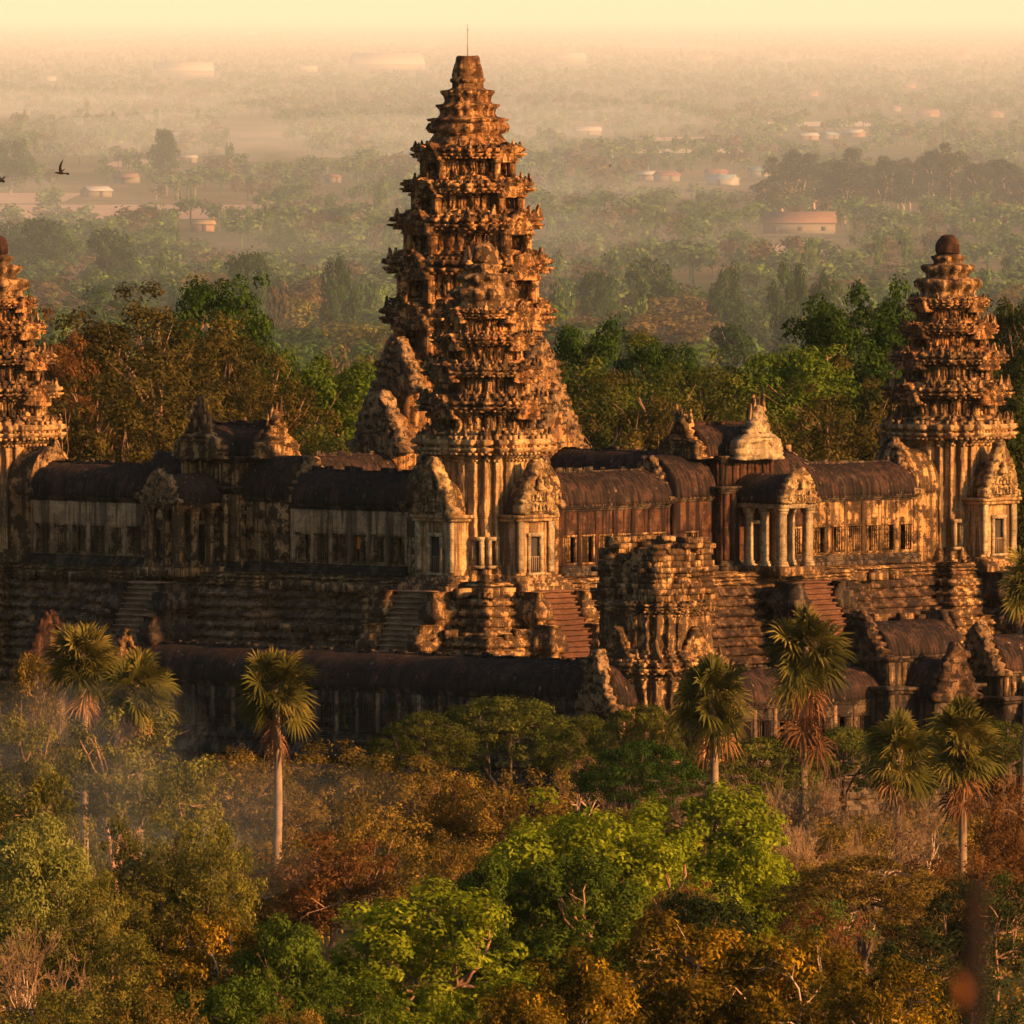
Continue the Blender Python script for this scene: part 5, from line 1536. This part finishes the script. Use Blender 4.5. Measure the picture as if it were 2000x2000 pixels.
def house(px, py, wpx, turn, ratio, wm, rm, label, cat):
    D = dpx(py, 0); w = wpx * K * D
    a = radians(turn)
    L_ = w / (abs(cos(a)) + ratio * abs(sin(a))); dpt = L_ * ratio
    wh = max(2.6, min(6.0, L_ * .16)); rh = min(dpt * .50, L_ * .15) if cat != 'hall' else dpt * .75
    t = thing(cat, label, cat, (xpx(px, D), D, 0), a, 'buildings on the plain')
    mb = MB(); mb.add(*box(-L_ / 2, L_ / 2, -dpt / 2, dpt / 2, -.5, wh)[:2])
    mb.add([(-L_ / 2, -dpt / 2, wh + .002), (-L_ / 2, dpt / 2, wh + .002), (-L_ / 2, 0, wh + rh * .93), (L_ / 2, -dpt / 2, wh + .002), (L_ / 2, dpt / 2, wh + .002), (L_ / 2, 0, wh + rh * .93)], None, [(1, 0, 2), (3, 4, 5)])
    mb.obj('wall', HM[wm], t)
    e = .5
    V = []; 
    for x in (-L_ / 2 - e, L_ / 2 + e):
        V += [(x, -dpt / 2 - e, wh - .15), (x, 0, wh + rh), (x, dpt / 2 + e, wh - .15), (x, dpt / 2 + e, wh - .35), (x, 0, wh + rh - .2), (x, -dpt / 2 - e, wh - .35)]
    Q = [(i, (i + 1) % 6, (i + 1) % 6 + 6, i + 6) for i in range(6)] + [(0, 5, 4, 1), (1, 4, 3, 2), (6, 7, 10, 11), (7, 8, 9, 10)]
    MB().add(V, Q).obj('roof', HM[rm], t)
    n = max(1, int(L_ / 7))
    for i in range(n):
        x = -L_ / 2 + L_ * (i + .5) / n
        if wpx > 28:
            f = MB().add(*box(x - .7, x + .7, -dpt / 2 - .06, -dpt / 2 + .02, .9 if i else .0, 2.2)[:2]).obj('window' if i else 'door', M['dark'], t)
    HREC.append((px, py, wpx, D, label))
for h in HOUSES: house(*h)

for i, (px, py, hpx, label) in enumerate([(1398, 118, 48, 'left one of two white poles standing in the far haze'), (1444, 116, 52, 'right one of two white poles standing in the far haze'),
        (1104, 450, 36, 'thin white post right of the tallest tower, above the trees'), (1266, 345, 20, 'thin pale post beside the grey-roofed house'), (1684, 500, 20, 'short pale post near the right tower top'),
        (305, 390, 22, 'first white post of the fence row, leftmost of five'), (326, 383, 16, 'second white post of the fence row at the left'), (343, 378, 12, 'short third white post of the fence row'), (348, 390, 22, 'fourth white post of the fence row'), (382, 382, 14, 'last white post of the fence row, rightmost')]):
    D = dpx(py, 0); hh = hpx * K * D; r = max(.18, .9 * K * D)
    t = thing('white_post', label, 'post', (xpx(px, D), D, 0), 0, 'pale posts on the plain')
    mb = MB(); mb.add(*lathe([(r, -.5), (r * .9, hh * .5), (r * .75, hh)], 8)); mb.obj('shaft', HM['white'], t)
    mb = MB(); mb.add(*box(-r * 1.6, r * 1.6, -r * .8, r * .8, hh, hh + r)[:2]); mb.obj('cap', HM['white'], t)

# bare fields and roads on the plain
M['field'] = plain_mat('bare pink soil', (0.25, 0.145, 0.09), 1.0, .2, .02)
M['road'] = plain_mat('dusty road', (0.34, 0.25, 0.17), 1.0, .15, .02)
FIELDS = [('field', -200, 500, 400, 428), ('road', 1185, 1450, 291, 299), ('road', 1500, 1700, 238, 247), ('field', 215, 310, 312, 326), ('field', 1500, 1640, 480, 500), ('field', 620, 760, 420, 432), ('field', -100, 140, 378, 398), ('field', 1250, 1400, 268, 276)]
for i, (nm, xa, xb, ya, yb) in enumerate(FIELDS):
    Da, Db = dpx(yb, 0), dpx(ya, 0); Dm = (Da + Db) / 2
    o = sheet(nm, xpx(xa, Dm), xpx(xb, Dm), Da, Db, .06 + .02 * i, M[nm], 6, 4)

# ------------------------------------------------------------------ trees of the plain
def plain_trees():
    rs = np.random.RandomState(77)
    L_ = []
    py = 1480.0
    while py > 64:
        s = .139 * py
        x = -1150.0 + rs.rand() * s
        while x < 3150:
            p = py + rs.uniform(-.5, .5) * s * .35
            L_.append((x, p)); x += s * rs.uniform(.38, .75)
        py -= .038 * py
    out = []
    for px, p in L_:
        D = dpx(p, 0)
        if D < 1900 and (-150 < px < 2150 or D < 1400): continue
        dens = vnoise(np.array([[px / 160.0, np.log(D) * 7, .3]]))[0]
        if dens < -.48: continue
        if any(xa < px < xb and ya - 3 < p < yb + 3 for nm, xa, xb, ya, yb in FIELDS): continue
        r = rs.rand()
        h = rs.uniform(6.5, 12.5) * (1.25 if D < 3200 else 1.0)
        if D < 2600: h *= rs.uniform(1.0, 1.5)
        w = h * rs.uniform(.9, 1.6)
        kind = 'midround'
        if r < .10: kind = 'midcolumn'; w = h * .45; h *= 1.35
        elif r < .24 and D > 2700: kind = 'midopen'
        wpx_, hpx_ = w / (K * D), h / (K * D)
        bad = False
        for hx, hy, hw, hD, _ in HREC:
            if D < hD + 12 and abs(px - hx) < hw * .5 + wpx_ * .35 and p - hpx_ < hy - .03 * hw and p > hy - 2 and p - hpx_ < hy: bad = True
        if bad: continue
        if p - hpx_ < 400 and p > 428 and px < 470 and rs.rand() < .4: continue
        out.append((px, p, D, h, w, kind))
    return out
PT = plain_trees()
SPEC = []   # rows of tall slender trees at the right and some fixed big trees
rs_ = np.random.RandomState(5)
for i in range(34):
    px = 1500 + i * 15.5 + rs_.uniform(-8, 8); base = 432 + rs_.uniform(-14, 10) - (12 if i % 2 else 0)
    D = dpx(base, 0); hpx = rs_.uniform(88, 138) * (1.12 if 3 < i < 9 or 20 < i < 27 else .95)
    SPEC.append((px, base, D, hpx * K * D, rs_.uniform(40, 60) * K * D, 'midcolumn'))
for (px, top, w, D) in [(85, 412, 130, 3600), (215, 432, 118, 3400), (25, 425, 90, 3700), (20, 265, 110, 5400), (322, 240, 60, 5600), (1270, 485, 130, 2900), (1545, 495, 90, 2700), (1610, 520, 90, 2600), (480, 470, 110, 2900), (660, 480, 90, 2800), (560, 440, 70, 3900), (1420, 500, 90, 2800), (1170, 510, 90, 2850)]:
    SPEC.append((px, 0, D, zpx(top, D), w * K * D, 'midround'))
inview = [t for t in PT if -60 < t[0] < 2060]
inview.sort(key=lambda t: -(t[3] * t[4]) / (t[2] ** 2))
NIND = 225
IND = inview[:NIND]; ids = set(id(t) for t in IND)
REST = [t for t in PT if id(t) not in ids]
def far_label(px, D, h, kind, i):
    c = {'midround': 'round', 'midcolumn': 'slender', 'midopen': 'flat-crowned dry'}[kind]
    near = min(HREC, key=lambda r: abs(r[0] - px) + 220 * abs(np.log(r[3] / D)))
    dx, dd = px - near[0], D - near[3]
    short = near[4].split(',')[0]
    for cut in (' near ', ' right of ', ' left of ', ' beside ', ' among ', ' in the ', ' on the ', ' before ', ' at the ', ' far off ', ' under ', ' behind ', ' touching ', ' alone '):
        short = short.split(cut)[0]
    short = ' '.join(short.split()[:4])
    pos = ('well ' if abs(dx) > 120 else 'just ' if abs(dx) < 45 else '') + ('right' if dx > 0 else 'left') + ' of'
    dep = 'and nearer than the' if dd < -600 else 'and beyond the' if dd > 600 else 'the'
    sz = 'tall ' if h > 15.5 else 'small ' if h < 10 else ''
    tone = ('dark', 'greyish', 'pale')[0 if D < 2700 else 1 if D < 4200 else 2]
    return f'{sz}{tone} {c} tree {pos} {dep} {short}'
LAND = [(912, 'the tallest tower'), (1850, 'the right tower'), (-10, 'the left edge tower')]
for i, (px, p, D, h, w, kind) in enumerate(IND + SPEC):
    leaf = None
    rr = np.random.RandomState(i).rand()
    if kind == 'midround': leaf = 'far' if rr < .5 else ('green' if rr < .62 else 'olive' if rr < .85 else 'brown')
    if kind == 'midcolumn': leaf = 'green'
    if i >= NIND: leaf = 'deep' if kind == 'midcolumn' else 'green'
    if i >= NIND and kind == 'midcolumn':
        k = i - NIND
        lab = f'slender tree in the tall dark row at the right, {"left" if k < 11 else "middle" if k < 22 else "right"} part of the row'
        tree_at(kind, xpx(px, D), D, h, w, lab, leaf, 'tall slender trees in the dark row, ' + ("left" if k < 11 else "middle" if k < 22 else "right") + ' part', name='slender_tree')
    else:
        lab = far_label(px, D, h, kind, i)
        tree_at(kind, xpx(px, D), D, h, w, lab, leaf, 'trees of the plain: ' + lab, name={'midround': 'round_tree', 'midcolumn': 'slender_tree', 'midopen': 'dry_tree'}[kind])

def far_woodland():
    rs = np.random.RandomState(9)
    def blob(n, leaf, seed):
        r = np.random.RandomState(seed)
        nl = max(3, n // 22); cs = []
        for _ in range(nl):
            d = r.randn(3); d /= np.linalg.norm(d); cs.append(d * np.array([.33, .33, .24]) * r.rand() ** .4 + np.array([0, 0, .62]))
        P = []; Nn = []
        for c in cs:
            a, b = lobe_leaves(c, .2, n // nl, leaf, r, .9, .4); P.append(a); Nn.append(b)
        P = np.concatenate(P); Nn = np.concatenate(Nn)
        V, Q = leaf_quads(P, Nn, leaf * r.uniform(.7, 1.3, len(P)), .6, r)
        tv, tq, tt = box(-.018, .018, -.018, .018, 0, .55)
        return np.concatenate([V, tv]), np.concatenate([Q, tq + len(V)]), np.concatenate([r.rand(len(Q)), np.full(6, .5)])
    lod = {0: [blob(300, .11, s) for s in range(5)], 1: [blob(140, .15, 10 + s) for s in range(5)], 2: [blob(60, .20, 20 + s) for s in range(5)]}
    A, B = MB(), MB()
    for px, p, D, h, w, kind in REST:
        s = h / (K * D)
        if not (-60 < px < 2060): l = 2
        else: l = 0 if s > 60 else 1 if s > 26 else 2
        V, Q, r = lod[l][rs.randint(5)]
        V = rotz_pts(V * np.array([w, w, h]), rs.rand() * 6.28, (xpx(px, D), D, 0))
        (B if kind == 'midopen' or rs.rand() < .12 else A).add(V, Q, None, np.clip(r * .6 + rs.rand() * .4, 0, 1))
    a = A.obj('far_woodland', LEAF['far']); a['kind'] = 'stuff'
    b = B.obj('far_dry_woodland', LEAF['fardry']); b['kind'] = 'stuff'
far_woodland()

# ------------------------------------------------------------------ birds and the cloth in the window
M['bird'] = plain_mat('dark feathers', (0.02, 0.015, 0.012), .8)
def bird(label, px, py, D, rot, flap, s=1.0):
    t = thing('bird', label, 'bird', (xpx(px, D), D, zpx(py, D)), 0, None)
    rings = []
    for x, r in ((-.26, .006), (-.22, .028), (-.17, .045), (-.05, .07), (.08, .06), (.17, .04), (.21, .044), (.25, .03), (.29, .008), (.33, .002)):
        a = np.arange(8) * pi / 4
        rings.append(np.stack([np.full(8, x), r * np.cos(a), r * np.sin(a)], 1))
    mb = MB(); mb.add(*loft(rings))
    mb.add([(-.2, -.03, 0), (-.2, .03, 0), (-.42, .11, -.01), (-.46, 0, -.01), (-.42, -.11, -.01), (-.2, 0, .02), (-.43, 0, .015)], [(0, 5, 6, 3), (5, 1, 2, 6)], [(0, 3, 4), (6, 2, 3)])
    b_ = mb.obj('body', M['bird'], t)
    for sgn in (-1, 1):
        V = []; n = 7
        for i in range(n):
            f = i / (n - 1); y = f * .42; up = flap[0] * f + flap[1] * f * f
            ch = .17 * (1 - f) ** .5 * (1 - .2 * f) + .02
            xo = .06 + .05 * sin(f * pi) - .14 * f * f
            V += [(xo, sgn * (.04 + y * .9), up * .42 + .03), (xo - ch, sgn * (.04 + y * .9), up * .42 + .015), (xo - ch * .5, sgn * (.04 + y * .9), up * .42 + .04)]
        Q = []
        for i in range(n - 1):
            a = i * 3
            Q += [(a, a + 3, a + 5, a + 2), (a + 2, a + 5, a + 4, a + 1), (a + 1, a + 4, a + 3, a)]
        MB().add(V, Q).obj('wing', M['bird'], t)
    t.rotation_euler = rot; t.scale = (s, s, s)
    return t
bird('dark bird flying leftwards above the hazy plain, wings raised', 118, 338, 620, (radians(35), radians(-4), radians(170)), (1.0, .25), .85)
bird('dark bird cut off by the left edge of the photo', 2, 352, 620, (radians(50), radians(-38), radians(20)), (.6, .2), .9)
for px, py, lab in ((1192, 324, 'tiny dark bird speck above the trees right of the tallest tower'), (1182, 497, 'tiny dark bird speck beside the tallest tower, lower of two'), (1757, 474, 'tiny dark bird speck left of the right tower top')):
    bird(lab, px, py, 1500, (radians(60), radians(-50), radians(30)), (.5, .2), .45)

M['cloth'] = plain_mat('orange cloth', (0.55, 0.13, 0.03), .9, .1)
def cloth():
    v = (945 - 713) / 15.9 - 1.2
    V = []; nx, nz = 7, 9
    for j in range(nz):
        for i in range(nx):
            V.append(((i / (nx - 1) - .5) * .42 * (1 - .2 * j / nz), .05 * sin(i * 2.2 + j * .3), -j * .13))
    V = np.array(V); n = len(V)
    a = (np.arange(nz - 1)[:, None] * nx + np.arange(nx - 1)[None]).ravel()
    Q = np.stack([a, a + 1, a + nx + 1, a + nx], 1)
    V = np.concatenate([V, V + [0, .03, 0]])
    o = MB().add(V, np.concatenate([Q, Q[:, ::-1] + n])).obj('hanging_cloth', M['cloth'])
    o.location = tw(-2.25, v, 2.95); o.rotation_euler = (0, 0, LEFT)
    tag(o, 'orange cloth hanging in a window of the tan shaded gallery', 'cloth')
cloth()

# ------------------------------------------------------------------ the hill the viewer stands on, and a dry stem close to the lens
def hill():
    M['hill'] = plain_mat('dry hillside', (0.10, 0.075, 0.035), 1.0, .3, .2)
    n, m = 48, 16
    a = np.linspace(0, 2 * pi, n, endpoint=False)
    rings = []
    for k in range(m):
        f = k / (m - 1)
        r = 6 + 190 * f; z = 69.6 * (1 - f) ** 1.25 - .4
        rings.append(np.stack([r * np.cos(a), r * np.sin(a) - 14, np.full(n, z)], 1))
    V, Q, T = loft(rings, True, True)
    V = rough(V, .5, .05, 4, 3); V[:, 2] = np.minimum(V[:, 2], 69.9)
    o = MB().add(V, Q, T).obj('hill', M['hill']); o['kind'] = 'structure'
hill()
def close_stem():
    D = 25.0
    M['stemdark'] = plain_mat('dark dry stem', (0.010, 0.005, 0.003), .9, .3, 4)
    M['dryleaf'] = plain_mat('dry orange leaf', (0.17, 0.052, 0.01), .8, .2, 6)
    t = thing('dry_shrub', 'blurred dark dry stem close to the viewer in the lower right corner', 'plant', (xpx(1897, D), D, 0), 0)
    rs = np.random.RandomState(2)
    ztop = zpx(1715, D)
    pts = [(.03 * sin(z * 1.7), 0, z) for z in np.linspace(52.0, ztop, 14)]
    mb = MB(); mb.add(*tube(pts, list(np.linspace(.045, .016, 14)), 7))
    for k in range(9):
        z = ztop - .02 - rs.rand() * .22; a = rs.rand() * 2 * pi
        mb.add(*tube([(0, 0, z), (.02 * cos(a), .02 * sin(a), z + .03), (.035 * cos(a), .03 * sin(a), z + .02)], [.008, .007, .003], 5))
    mb.obj('stem', M['stemdark'], t)
    x = (1865 - 1897) * K * D; z = zpx(1935, D)
    V = []; n = 7
    for i in range(n):
        f = i / (n - 1); w = .012 * sin(pi * min(1, f * .9 + .08))
        V += [(x - w + .012 * sin(f * 3), -.03 + .012 * f, z + .03 - .06 * f), (x + .012 * sin(f * 3), -.038 + .012 * f, z + .03 - .06 * f), (x + w + .012 * sin(f * 3), -.03 + .012 * f, z + .03 - .06 * f)]
    Q = [(3 * i + c, 3 * i + c + 1, 3 * i + c + 4, 3 * i + c + 3) for i in range(n - 1) for c in (0, 1)]
    MB().add(V, Q).obj('dry_leaf', M['dryleaf'], t)
    mb = MB(); mb.add(*tube([(0, 0, z + .01), (x * .5, -.02, z + .045), (x, -.03, z + .03)], [.006, .004, .003], 5)); mb.obj('leaf_stalk', M['stemdark'], t)
close_stem()
